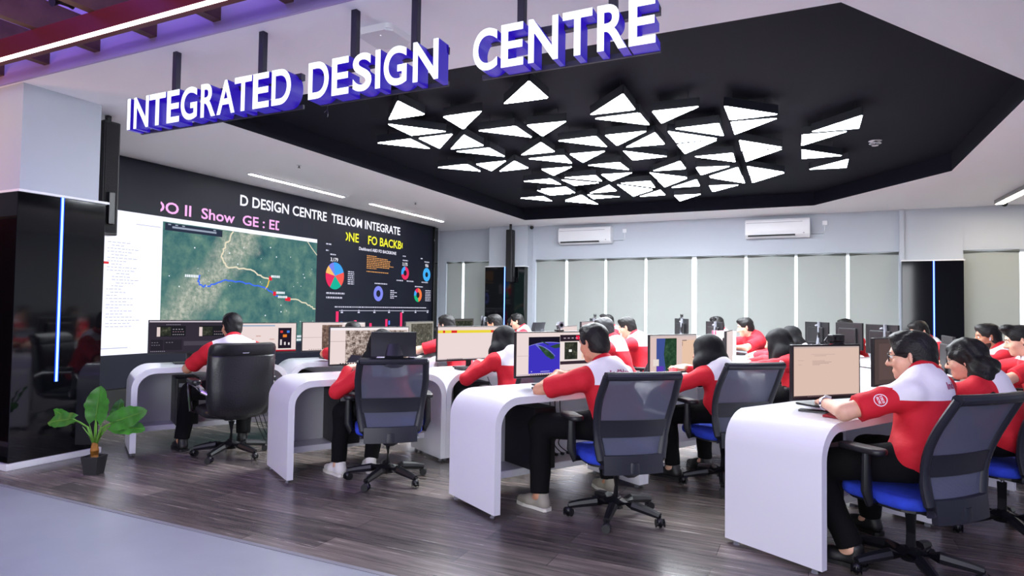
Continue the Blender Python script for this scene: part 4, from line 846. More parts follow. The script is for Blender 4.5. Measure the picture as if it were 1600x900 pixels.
# ------------------------------------------------------------------ office chairs
seat_blue = mat('blue_seat_fabric', (34, 62, 190), 0.85, bump=(300, 0.3), noise=(20, 0.15))
frame_dark = mat('chair_frame_charcoal', (27, 29, 40), 0.45)
base_dark = mat('chair_base_black', (17, 18, 23), 0.42)
def meshfab(nt, N, L):
    b = N['Principled BSDF']; b.inputs['Base Color'].default_value = (*lin((88, 92, 112)), 1); b.inputs['Roughness'].default_value = 0.8
    tc = N.new('ShaderNodeTexCoord'); w = N.new('ShaderNodeTexWave'); w.inputs['Scale'].default_value = 90; w.bands_direction = 'Z'; L.new(tc.outputs['Object'], w.inputs['Vector'])
    t = N.new('ShaderNodeBsdfTransparent'); mx = N.new('ShaderNodeMixShader'); mr = N.new('ShaderNodeMapRange'); mr.inputs['To Min'].default_value = 0.10; mr.inputs['To Max'].default_value = 0.34; L.new(w.outputs['Fac'], mr.inputs['Value']); L.new(mr.outputs[0], mx.inputs[0])
    L.new(b.outputs[0], mx.inputs[1]); L.new(t.outputs[0], mx.inputs[2]); L.new(mx.outputs[0], N['Material Output'].inputs[0])
mesh_fab = node_mat('grey_mesh_fabric', meshfab)
def back_curve(z):           # y of the backrest centre surface at height z
    u = max(0.0, (z - 0.38) / 0.56)
    return -0.235 - 0.13 * u ** 1.4 + 0.045 * math.sin(min(1, max(0, u)) * math.pi * 1.15)
def back_half(z):
    u = max(-0.05, (z - 0.38) / 0.56)
    return 0.185 + 0.055 * math.sin(min(1, u * 1.25) * math.pi / 2) - 0.012 * max(0, u - 0.75) * 4
def sheet(bm, zs, hw, off, th_, n=8, bow=0.02):
    """curved panel between heights zs, half width hw(z), front side toward +y, thickness th_"""
    rows = []
    for side in (0, 1):
        rows.append([[bm.verts.new((u * hw(z), back_curve(z) + off - bow * (1 - u * u) - (th_ if side else 0), z)) for u in np.linspace(-1, 1, n)] for z in zs])
    A, B = rows
    for i in range(len(zs) - 1):
        for j in range(n - 1):
            for P, fl in ((A, 0), (B, 1)):
                q = [P[i][j], P[i][j + 1], P[i + 1][j + 1], P[i + 1][j]]
                f = bm.faces.new(q[::-1] if fl else q); f.smooth = True
        for j in (0, n - 1): bm.faces.new((A[i][j], A[i + 1][j], B[i + 1][j], B[i][j]))
    for i in (0, len(zs) - 1):
        for j in range(n - 1): bm.faces.new((A[i][j], A[i][j + 1], B[i][j + 1], B[i][j]))
def five_star(t, rot0=0.0, rad=0.30):
    bm = BM(); cyl(bm, (0, 0, 0.065), (0, 0, 0.13), 0.045, 0.036)
    for k in range(5):
        a = rot0 + 2 * math.pi * k / 5; c, s = math.cos(a), math.sin(a)
        tube(bm, [(0.02 * c, 0.02 * s, 0.105), (0.12 * c, 0.12 * s, 0.10), (0.24 * c, 0.24 * s, 0.082), (rad * c, rad * s, 0.070)], [0.034, 0.031, 0.026, 0.021], 8, sx=1.0)
    obj('star_base', bm, base_dark, t)
    for k in range(5):
        a = rot0 + 2 * math.pi * k / 5; c, s = math.cos(a), math.sin(a); P = Vector((rad * c, rad * s, 0))
        b = a + 1.1 + k * 0.7; d = Vector((math.cos(b), math.sin(b), 0))
        bm = BM()
        for q in (-1, 1): cyl(bm, P + d * (q * 0.003) + Vector((0, 0, 0.029)), P + d * (q * 0.026) + Vector((0, 0, 0.029)), 0.029, 0.026, 16)
        cyl(bm, P + Vector((0, 0, 0.03)), P + Vector((0, 0, 0.075)), 0.010, n=8); ball(bm, P + Vector((0, 0, 0.036)), (0.024, 0.024, 0.027), 0, 10, 6); obj('caster', bm, base_dark, t)
    bm = BM(); cyl(bm, (0, 0, 0.10), (0, 0, 0.30), 0.026); obj('gas_column', bm, base_dark, t)
    bm = BM(); cyl(bm, (0, 0, 0.29), (0, 0, 0.39), 0.014); obj('piston', bm, chrome, t)
def mesh_chair(headrest=False):
    t = empty('office_chair'); five_star(t, 0.35)
    bm = BM(); cushion(bm, 0.49, 0.45, 0.11, 0, 0.035, 0.372, 0.434, 0.024, 7, 0.006); obj('seat', bm, seat_blue, t, True)
    bm = BM(); prism(bm, rounded_rect(0.44, 0.40, 0.1, 5, 0, 0.03), 0.36, 0.378); box2(bm, (-0.09, -0.17, 0.33), (0.09, 0.12, 0.37), 0.02); tube(bm, [(0.08, 0.02, 0.365), (0.25, 0.05, 0.36)], 0.008, 8); obj('mechanism', bm, base_dark, t)
    zs = np.linspace(0.375, 0.935, 13)
    bm = BM()
    for s in (-1, 1): tube(bm, [(s * back_half(z), back_curve(z), z) for z in zs], [0.024 + 0.006 * (z < 0.56) for z in zs], 10, sx=0.8)
    tube(bm, [(-back_half(0.935) - 0.008, back_curve(0.935), 0.935)] + [(u * back_half(0.935), back_curve(0.935) - 0.02 * (1 - u * u), 0.935) for u in np.linspace(-1, 1, 9)] + [(back_half(0.935) + 0.008, back_curve(0.935), 0.935)], 0.026, 10)
    sheet(bm, [0.34, 0.40, 0.45], lambda z: 0.19, 0.0, 0.03)
    obj('backrest_frame', bm, frame_dark, t)
    bm = BM(); sheet(bm, list(np.linspace(0.655, 0.92, 7)), lambda z: back_half(z) - 0.004, 0.004, 0.006); obj('upper_mesh', bm, mesh_fab, t)
    bm = BM(); sheet(bm, list(np.linspace(0.445, 0.56, 4)), lambda z: back_half(z) - 0.004, 0.004, 0.006); obj('lower_mesh', bm, mesh_fab, t)
    bm = BM(); sheet(bm, list(np.linspace(0.555, 0.66, 4)), lambda z: back_half(z) + 0.004, 0.002, 0.012); obj('lumbar_band', bm, frame_dark, t)
    bm = BM(); tube(bm, [(0, -0.10, 0.355), (0, -0.22, 0.345), (0, -0.262, 0.365), (0, -0.268, 0.41)], [0.035, 0.04, 0.034, 0.02], 10, sx=1.6); obj('back_bracket', bm, frame_dark, t)
    for s in (-1, 1):
        bm = BM(); tube(bm, [(s * 0.16, 0.02, 0.375), (s * 0.275, 0.02, 0.38), (s * 0.295, 0.02, 0.44), (s * 0.295, 0.02, 0.63)], [0.022, 0.026, 0.03, 0.024], 10, sx=0.8); ob = obj('armrest', bm, base_dark, t)
        bm = BM(); cushion(bm, 0.095, 0.25, 0.045, s * 0.285, 0.05, 0.625, 0.655, 0.010, 5); obj('arm_pad', bm, black_plastic, ob, True)
    if headrest:
        bm = BM(); tube(bm, [(0, back_curve(0.92) - 0.02, 0.91), (0, back_curve(0.935) - 0.045, 0.98), (0, back_curve(0.935) - 0.02, 1.05)], [0.045, 0.04, 0.03], 10, sx=1.6); obj('headrest_stem', bm, frame_dark, t)
        bm = BM(); zc = 1.055; y0 = back_curve(0.935) + 0.0
        rows = [[bm.verts.new((u * 0.155, y0 + 0.035 * u * u + 0.015 * math.cos(v * 2) + o_ - 0.05 * 0, zc + v * 0.085)) for u in np.linspace(-1, 1, 9)] for o_ in (0.0, -0.05) for v in np.linspace(-1, 1, 5)]
        A, B = rows[:5], rows[5:]
        for P in (A, B):
            for i in range(4):
                for j in range(8): bm.faces.new((P[i][j], P[i][j + 1], P[i + 1][j + 1], P[i + 1][j])).smooth = True
        for i in range(4):
            for j in (0, 8): bm.faces.new((A[i][j], A[i + 1][j], B[i + 1][j], B[i][j]))
        for i in (0, 4):
            for j in range(8): bm.faces.new((A[i][j], A[i][j + 1], B[i][j + 1], B[i][j]))
        bmesh.ops.bevel(bm, geom=[e for e in bm.edges if e.is_manifold and e.calc_face_angle(0) > 1.0], offset=0.012, segments=2, affect='EDGES')
        obj('headrest', bm, mat('headrest_fabric', (30, 31, 38), 0.7), t)
    return t
def leather_chair():
    t = empty('leather_chair'); five_star(t, 0.1, 0.30); lea = mat('black_leather', (24, 24, 29), 0.32, bump=(90, 0.12), spec=0.6)
    bm = BM(); cushion(bm, 0.53, 0.50, 0.13, 0, 0.0, 0.365, 0.445, 0.036, 7, 0.008); obj('seat', bm, lea, t, True)
    bm = BM(); box2(bm, (-0.1, -0.15, 0.33), (0.1, 0.12, 0.39), 0.02); tube(bm, [(0.08, 0.02, 0.36), (0.27, 0.06, 0.355)], 0.008, 8); obj('mechanism', bm, base_dark, t)
    # tall padded back: closed loft of rounded sections
    bm = BM(); rings = []
    for z, hw, y, d in ((0.36, 0.16, -0.20, 0.05), (0.40, 0.235, -0.22, 0.075), (0.50, 0.262, -0.25, 0.085), (0.62, 0.27, -0.262, 0.08), (0.76, 0.272, -0.272, 0.072), (0.885, 0.27, -0.29, 0.066), (0.895, 0.268, -0.291, 0.058), (0.905, 0.27, -0.293, 0.066), (0.955, 0.268, -0.312, 0.07), (0.985, 0.255, -0.325, 0.06), (0.998, 0.22, -0.33, 0.03)):
        rg = []
        for k in range(28):
            a = 2 * math.pi * k / 28; c, s = math.cos(a), math.sin(a); e_ = 0.42
            rg.append(bm.verts.new((hw * math.copysign(abs(c) ** e_, c), y + d * math.copysign(abs(s) ** 0.75, s) + 0.03 * (c * c), z)))
        rings.append(rg)
    for A, B in zip(rings, rings[1:]):
        for k in range(28): bm.faces.new((A[k], A[(k + 1) % 28], B[(k + 1) % 28], B[k]))
    bm.faces.new(rings[0][::-1]); bm.faces.new(rings[-1]); obj('backrest', bm, lea, t, True)
    bm = BM(); Mx = Matrix.Translation((0.0, -0.362, 0.925)) @ Matrix.Rotation(R(96), 4, 'X'); prism(bm, rounded_rect(0.055, 0.02, 0.009), -0.004, 0.004, Mx); obj('maker_badge', bm, chrome, t)
    for s in (-1, 1):
        bm = BM(); tube(bm, [(s * 0.20, 0.10, 0.37), (s * 0.30, 0.13, 0.40), (s * 0.31, 0.17, 0.58), (s * 0.31, 0.14, 0.645), (s * 0.305, -0.14, 0.635), (s * 0.29, -0.22, 0.60), (s * 0.255, -0.24, 0.58)], [0.014, 0.016, 0.016, 0.016, 0.016, 0.016, 0.014], 10, sx=1.5); ob = obj('armrest', bm, chrome, t)
        bm = BM(); cushion(bm, 0.075, 0.26, 0.036, s * 0.308, 0.015, 0.648, 0.685, 0.012, 5); obj('arm_pad', bm, lea, ob, True)
    return t
CH = {}
def chair(kind, k, wing, i, dx, dy, yaw, label):
    p, th = place(k, wing, i, dx, dy)
    if kind not in CH: CH[kind] = {'mesh': lambda: mesh_chair(False), 'head': lambda: mesh_chair(True), 'leather': leather_chair}[kind](); t = CH[kind]; t.location = p; t.rotation_euler = (0, 0, th + R(yaw))
    else: t = copy_tree(CH[kind], p, th + R(yaw))
    return tag(t, label, 'chair', None if kind == 'leather' else 'office chairs at the desks')
chair('leather', 0, 0, 0, 0.07, -0.40, 4, 'black leather executive chair with chrome arms facing the video wall')
chair('head', 1, 0, 0, 0.0, -0.30, -20, 'black mesh chair with headrest holding the hijab woman, second row lobby end')
chair('mesh', 2, 0, 0, 0.02, -0.37, -21, 'black mesh chair with blue seat behind the man at the globe map')
chair('mesh', 3, 0, 0, -0.22, -0.22, -12, 'black mesh chair with blue seat holding the man with black glasses')
chair('mesh', 0, 0, 1, -0.04, -0.30, 0, 'black mesh chair hidden behind the town image monitor')
chair('mesh', 1, 0, 1, -0.12, -0.32, 4, 'black mesh chair of the hijab woman before the yellow bar monitor')
chair('mesh', 2, 0, 1, -0.09, -0.265, -19, 'black mesh chair of the hijab woman before the green map monitor')
chair('mesh', 3, 0, 1, -0.41, -0.25, -12, 'black mesh chair of the curly haired woman, cut by the right edge')
chair('mesh', 0, 1, 0, -0.30, -0.32, 0, 'black mesh chair of the man at the video wall corner')
chair('head', 0, 1, 1, -0.1, -0.34, 0, 'chair with grey headrest behind the man before the far pillar')
chair('mesh', 1, 1, 0, -0.1, -0.34, 0, 'black mesh chair of the person hidden by the globe map man')
chair('mesh', 1, 1, 1, -0.08, -0.34, 0, 'black mesh chair behind the man in red and white with thin glasses')
chair('mesh', 2, 1, 0, -0.26, -0.34, 0, 'black mesh chair of the hijab woman with the white shoulder yoke lettering')
chair('head', 3, 1, 1, -0.19, -0.36, 0, 'empty-topped mesh chair with curved black headrest near the right edge')
chair('mesh', 1, 2, 0, -0.25, -0.34, 10, 'empty black mesh chair between the man in glasses and the map monitor')
chair('mesh', 2, 2, 0, 0.10, -0.36, 0, 'black mesh chair of the man in the patterned red shirt')
chair('mesh', 3, 1, 0, 0.0, -0.36, 0, 'black mesh chair of the young man at the right edge')

# ------------------------------------------------------------------ plant in a black pot beside the left pillar
leaf_m = mat('glossy_green_leaf', (80, 150, 58), 0.35, noise=(14, 0.25)); stalk_m = mat('green_stalk', (96, 150, 50), 0.5); base_m = mat('orange_brown_husk', (150, 98, 30), 0.7, noise=(30, 0.3))
pl = empty('potted_plant', (-4.98, 3.08, 0)); tag(pl, 'green broad-leaved plant in a square black pot beside the left pillar', 'plant')
bm = BM(); A = [bm.verts.new((x * 0.048, y * 0.048, 0)) for x, y in ((-1, -1), (1, -1), (1, 1), (-1, 1))]; Bv = [bm.verts.new((x * 0.064, y * 0.064, 0.14)) for x, y in ((-1, -1), (1, -1), (1, 1), (-1, 1))]; Cv = [bm.verts.new((x * 0.057, y * 0.057, 0.14)) for x, y in ((-1, -1), (1, -1), (1, 1), (-1, 1))]; Dv = [bm.verts.new((x * 0.054, y * 0.054, 0.12)) for x, y in ((-1, -1), (1, -1), (1, 1), (-1, 1))]
bm.faces.new(A[::-1]); bm.faces.new(Dv)
for P, Q in ((A, Bv), (Bv, Cv), (Cv, Dv)):
    for k in range(4): bm.faces.new((P[k], P[(k + 1) % 4], Q[(k + 1) % 4], Q[k]))
obj('pot', bm, mat('black_pot', (30, 29, 31), 0.6), pl, False, Matrix.Rotation(R(25), 4, 'Z'))
bm = BM(); tube(bm, [(0, 0, 0.11), (0, 0, 0.18), (0.0, 0.0, 0.24)], [0.026, 0.03, 0.018], 10); obj('husk', bm, base_m, pl)
_g = Vector((0.905, 0.4245, 0)); _h = Vector((-0.4245, 0.905, 0))     # across and away as seen in the photo
def leaf(tip_r, tip_z, stem_r, stem_z, size, depth_=0.0, droop=0.3, roll=0.0):
    base = Vector((0, 0, 0.18)); jo = _g * stem_r + _h * depth_ * 0.6 + Vector((0, 0, stem_z)); tip = _g * tip_r + _h * depth_ + Vector((0, 0, tip_z))
    bm = BM(); mid = (base + jo) / 2 + Vector((0, 0, 0.06)) - _g * stem_r * 0.15
    tube(bm, [base, base * 0.5 + mid * 0.5 + Vector((0, 0, 0.01)), mid, mid * 0.5 + jo * 0.5 + Vector((0, 0, 0.005)), jo], [0.008, 0.007, 0.006, 0.005, 0.004], 8); obj('stalk', bm, stalk_m, pl)
    ax = (tip - jo); Lg = ax.length; ax.normalize(); vw_ = Vector((0.42, -0.9, 0.35)).normalized(); sd = ax.cross(vw_).normalized(); sd = (Matrix.Rotation(roll, 3, ax) @ sd); nrm = sd.cross(ax).normalized()
    bm = BM(); n = 14; rows = []
    for i in range(n + 1):
        u = i / n; w_ = size * (math.sin(math.pi * min(1, u * 0.92 + 0.06)) ** 0.62) * (1.0 - 0.35 * u) + 0.001
        if i == n: w_ = 0.002
        row = []
        for q in np.linspace(-1, 1, 11):
            back = -0.16 * Lg * (abs(q) ** 1.5) * max(0, 1 - u * 3.2)
            lob = 1 - 0.07 * (i % 3 == 1) * (abs(q) > 0.9)
            P = jo + ax * (u * Lg + back) + sd * (q * w_ * lob) + nrm * (0.16 * w_ * abs(q) ** 1.2 - droop * Lg * 0.35 * u * u + 0.006 * math.sin(6 * u * math.pi) * abs(q))
            row.append(bm.verts.new(P))
        rows.append(row)
    for i in range(n):
        for j in range(10): bm.faces.new((rows[i][j], rows[i][j + 1], rows[i + 1][j + 1], rows[i + 1][j])).smooth = True
    ext = bmesh.ops.solidify(bm, geom=bm.faces[:], thickness=0.0015); o = obj('leaf', bm, leaf_m, pl, True)
    bm = BM(); tube(bm, [jo + ax * (u * Lg) + nrm * (-droop * Lg * 0.35 * u * u + 0.002) for u in np.linspace(0, 0.95, 8)], [0.004, 0.0036, 0.003, 0.0028, 0.0025, 0.002, 0.0016, 0.001], 6); obj('midrib', bm, stalk_m, o)
leaf(0.06, 0.68, 0.02, 0.42, 0.11, -0.05, 0.1, 0.1)
leaf(0.42, 0.50, 0.15, 0.40, 0.10, -0.06, 0.15, 0.2)
leaf(0.36, 0.36, 0.14, 0.36, 0.09, 0.02, 0.5, -0.5)
leaf(-0.36, 0.40, -0.16, 0.42, 0.075, -0.03, 0.3, 0.3)
leaf(-0.42, 0.47, -0.22, 0.40, 0.05, 0.10, 0.3, -0.3)
leaf(-0.15, 0.60, -0.08, 0.42, 0.07, 0.18, 0.2, 0.0)
leaf(0.10, 0.56, 0.10, 0.38, 0.06, 0.14, 0.2, 0.2)
for k in range(5):
    bm = BM(); a = -0.10 + 0.05 * k; tube(bm, [(0, 0, 0.2), tuple(_g * (a * 0.5) + Vector((0, 0, 0.30))), tuple(_g * a + Vector((0, 0, 0.36 + 0.03 * (k % 2))))], [0.007, 0.005, 0.002], 6); obj('shoot', bm, stalk_m, pl)
# ------------------------------------------------------------------ people: smooth blended bodies grown from distance fields
def V3(*a): return np.array(a, float)
class Field:
    def __init__(s, lo, hi, h):
        s.h = h; s.lo = np.array(lo, float); n = np.ceil((np.array(hi) - s.lo) / h).astype(int) + 1
        s.ax = [s.lo[i] + h * np.arange(n[i]) for i in range(3)]; s.D = np.full(n, 0.5, np.float32)
    def sub(s, lo, hi):
        sl = []
        for i in range(3):
            a = int(max(0, math.floor((lo[i] - s.lo[i]) / s.h))); b = int(min(len(s.ax[i]), math.ceil((hi[i] - s.lo[i]) / s.h) + 1))
            if b <= a: return None
            sl.append(slice(a, b))
        P = [s.ax[i][sl[i]].astype(np.float32) for i in range(3)]
        return tuple(sl), P[0][:, None, None], P[1][None, :, None], P[2][None, None, :]
    def put(s, lo, hi, fn, k, neg=False):
        m = 0.05 + k
        q = s.sub(np.array(lo) - m, np.array(hi) + m)
        if q is None: return
        sl, X, Y, Z = q; d = fn(X, Y, Z); D = s.D[sl]
        if neg: d = -d; h = np.maximum(k - np.abs(D - d), 0) / max(k, 1e-6); s.D[sl] = np.maximum(D, d) + h * h * k * .25
        else: h = np.maximum(k - np.abs(D - d), 0) / max(k, 1e-6); s.D[sl] = np.minimum(D, d) - h * h * k * .25
    def cone(s, a, b, ra, rb, k=0.02, neg=False):
        a = np.array(a, float); b = np.array(b, float); ab = b - a; L2 = max(float(ab @ ab), 1e-9); r = max(ra, rb)
        def fn(X, Y, Z):
            x, y, z = X - a[0], Y - a[1], Z - a[2]; t = np.clip((x * ab[0] + y * ab[1] + z * ab[2]) / L2, 0, 1)
            return np.sqrt((x - t * ab[0]) ** 2 + (y - t * ab[1]) ** 2 + (z - t * ab[2]) ** 2) - (ra + (rb - ra) * t)
        s.put(np.minimum(a, b) - r, np.maximum(a, b) + r, fn, k, neg)
    def ell(s, c, r, k=0.02, M=None, neg=False):
        c = np.array(c, float); r = np.array(r, float); M = np.eye(3) if M is None else M; R_ = float(r.max())
        def fn(X, Y, Z):
            x, y, z = X - c[0], Y - c[1], Z - c[2]
            u = (M[0, 0] * x + M[1, 0] * y + M[2, 0] * z) / r[0]; v = (M[0, 1] * x + M[1, 1] * y + M[2, 1] * z) / r[1]; w = (M[0, 2] * x + M[1, 2] * y + M[2, 2] * z) / r[2]
            k0 = np.sqrt(u * u + v * v + w * w); k1 = np.sqrt((u / r[0]) ** 2 + (v / r[1]) ** 2 + (w / r[2]) ** 2) + 1e-6
            return k0 * (k0 - 1) / k1
        s.put(c - R_, c + R_, fn, k, neg)
    def cut(s, p, n, k=0.004):       # remove everything on the side n points to
        n = np.array(n, float); n = n / np.linalg.norm(n); X, Y, Z = s.ax
        d = ((X[:, None, None] - p[0]) * n[0] + (Y[None, :, None] - p[1]) * n[1] + (Z[None, None, :] - p[2]) * n[2]).astype(np.float32)
        s.D = np.maximum(s.D, d)
    def cut_local(s, p, n, rad):     # the same, only within a ball around p
        n = np.array(n, float); n = n / np.linalg.norm(n); p = np.array(p, float)
        q = s.sub(p - rad, p + rad)
        if q is None: return
        sl, X, Y, Z = q; d = (X - p[0]) * n[0] + (Y - p[1]) * n[1] + (Z - p[2]) * n[2]
        ball = np.sqrt((X - p[0]) ** 2 + (Y - p[1]) ** 2 + (Z - p[2]) ** 2) - rad
        s.D[sl] = np.where(ball < 0, np.maximum(s.D[sl], d), s.D[sl])
    def ripple(s, amp, f, ph=0.0):   # cloth folds and hair waves
        X, Y, Z = [a.astype(np.float32) for a in s.ax]
        w = np.sin(f * (X[:, None, None] * 0.8 + Z[None, None, :] * 0.9) + ph + 2.1 * np.sin(f * 0.45 * Y[None, :, None] + ph)) * np.sin(f * 0.7 * (Y[None, :, None] - Z[None, None, :] * 0.6) + 1.3 * ph)
        s.D = s.D + amp * w.astype(np.float32)
    def mesh(s, name, mats, parent):
        D = s.D; S = D < 0
        c = [S[i:S.shape[0] - 1 + i, j:S.shape[1] - 1 + j, k:S.shape[2] - 1 + k] for i in (0, 1) for j in (0, 1) for k in (0, 1)]
        cnt = sum(x.astype(np.int8) for x in c); act = (cnt > 0) & (cnt < 8); ids = np.argwhere(act)
        if len(ids) == 0: return None
        idx = np.full(act.shape, -1, np.int64); idx[act] = np.arange(len(ids))
        C = np.array([(i, j, k) for i in (0, 1) for j in (0, 1) for k in (0, 1)])
        dv = np.stack([D[ids[:, 0] + a, ids[:, 1] + b, ids[:, 2] + e] for a, b, e in C], 1)
        pos = np.zeros((len(ids), 3)); nn = np.zeros(len(ids))
        for p in range(8):
            for q in range(p + 1, 8):
                if np.abs(C[p] - C[q]).sum() != 1: continue
                m = (dv[:, p] < 0) != (dv[:, q] < 0); t = dv[m, p] / (dv[m, p] - dv[m, q])
                pos[m] += C[p] + t[:, None] * (C[q] - C[p]); nn[m] += 1
        vert = s.lo + (ids + pos / nn[:, None]) * s.h
        faces = []
        for axis in range(3):
            sh = [slice(None)] * 3; s0 = list(sh); s1 = list(sh); s0[axis] = slice(0, -1); s1[axis] = slice(1, None)
            a_, b_ = S[tuple(s0)], S[tuple(s1)]; e = np.argwhere(a_ != b_); u, v = [(1, 2), (2, 0), (0, 1)][axis]
            ok = (e[:, u] > 0) & (e[:, v] > 0) & (e[:, u] < act.shape[u]) & (e[:, v] < act.shape[v]); e = e[ok]
            fl = a_[tuple(e.T)]
            def cell(du, dv_):
                g = e.copy(); g[:, u] -= du; g[:, v] -= dv_; return idx[tuple(g.T)]
            Q = np.stack([cell(1, 1), cell(0, 1), cell(0, 0), cell(1, 0)], 1); Q[~fl] = Q[~fl][:, ::-1]; faces.append(Q)
        F = np.concatenate(faces); me = bpy.data.meshes.new(name)
        me.vertices.add(len(vert)); me.vertices.foreach_set('co', vert.astype(np.float32).ravel())
        me.loops.add(len(F) * 4); me.loops.foreach_set('vertex_index', F.astype(np.int32).ravel())
        me.polygons.add(len(F)); me.polygons.foreach_set('loop_start', np.arange(0, len(F) * 4, 4, dtype=np.int32)); me.polygons.foreach_set('loop_total', np.full(len(F), 4, np.int32))
        me.polygons.foreach_set('use_smooth', np.ones(len(F), bool)); me.update(calc_edges=True); me.validate()
        for m in (mats if isinstance(mats, (list, tuple)) else [mats]): me.materials.append(m)
        o = bpy.data.objects.new(name, me); COL.objects.link(o); o.parent = parent
        return o

def skin_mat(name, rgb): return mat(name, rgb, 0.5, noise=(26, 0.07))
SKIN = {'a': skin_mat('skin_tan', (198, 142, 112)), 'b': skin_mat('skin_light', (222, 172, 146)), 'c': skin_mat('skin_brown', (168, 112, 84))}
def hairb(nt, N, L):
    b = N['Principled BSDF']; b.inputs['Base Color'].default_value = (*lin((13, 11, 12)), 1); b.inputs['Roughness'].default_value = 0.5; b.inputs['Specular IOR Level'].default_value = 0.35
    tc = N.new('ShaderNodeTexCoord'); mp = N.new('ShaderNodeMapping'); mp.inputs['Scale'].default_value = (1, 0.22, 0.5); L.new(tc.outputs['Object'], mp.inputs['Vector'])
    n = N.new('ShaderNodeTexNoise'); n.inputs['Scale'].default_value = 210; n.inputs['Detail'].default_value = 3; L.new(mp.outputs[0], n.inputs['Vector'])
    bp = N.new('ShaderNodeBump'); bp.inputs['Strength'].default_value = 0.4; bp.inputs['Distance'].default_value = 0.01; L.new(n.outputs['Fac'], bp.inputs['Height']); L.new(bp.outputs[0], b.inputs['Normal'])
hair_m = node_mat('black_hair', hairb)
hijab_m = mat('black_hijab_cloth', (15, 15, 19), 0.75, spec=0.25, bump=(30, 0.15))
trouser_m = mat('black_trousers', (9, 9, 12), 0.9, spec=0.2, bump=(60, 0.1))
red_cloth = (204, 20, 40); white_cloth = (232, 228, 236)
def shirt_mat(name, zback, zfront, xs, yc):
    """red work shirt with a white yoke over the upper back and shoulders"""
    def b(nt, N, L):
        p = N['Principled BSDF']; p.inputs['Roughness'].default_value = 0.8; tc = N.new('ShaderNodeTexCoord'); sp = N.new('ShaderNodeSeparateXYZ'); L.new(tc.outputs['Object'], sp.inputs[0])
        def mth(op, a, c):
            m = N.new('ShaderNodeMath'); m.operation = op
            for i, v in enumerate((a, c)):
                if isinstance(v, (int, float)): m.inputs[i].default_value = v
                else: L.new(v, m.inputs[i])
            return m.outputs[0]
        ax = mth('ABSOLUTE', sp.outputs['X'], 0); front = mth('GREATER_THAN', sp.outputs['Y'], yc)
        thr = mth('ADD', zback, mth('MULTIPLY', front, zfront - zback))
        f = mth('MULTIPLY', mth('GREATER_THAN', sp.outputs['Z'], thr), mth('LESS_THAN', ax, xs))
        mx = N.new('ShaderNodeMix'); mx.data_type = 'RGBA'; L.new(f, mx.inputs['Factor']); mx.inputs['A'].default_value = (*lin(red_cloth), 1); mx.inputs['B'].default_value = (*lin(white_cloth), 1)
        L.new(mx.outputs['Result'], p.inputs['Base Color'])
        n = N.new('ShaderNodeTexNoise'); n.inputs['Scale'].default_value = 14; n.inputs['Detail'].default_value = 3; L.new(tc.outputs['Object'], n.inputs['Vector'])
        bp = N.new('ShaderNodeBump'); bp.inputs['Strength'].default_value = 0.35; bp.inputs['Distance'].default_value = 0.02; L.new(n.outputs['Fac'], bp.inputs['Height']); L.new(bp.outputs[0], p.inputs['Normal'])
    return node_mat(name, b)
red_m = mat('red_collar_cloth', red_cloth, 0.8)
white_m = mat('white_cloth', white_cloth, 0.8)
logo_m = mat('maroon_print', (150, 30, 90), 0.7)
shoe_grey = mat('grey_sneaker', (150, 144, 132), 0.7); shoe_black = mat('black_shoe', (20, 20, 22), 0.5); shoe_white = mat('white_sneaker', (216, 212, 208), 0.6); sole_m = mat('pale_sole', (214, 210, 200), 0.6)
eye_m = mat('eye_white', (226, 220, 214), 0.3); iris_m = mat('dark_iris', (24, 16, 12), 0.2); lip_m = mat('lips', (172, 98, 90), 0.5)

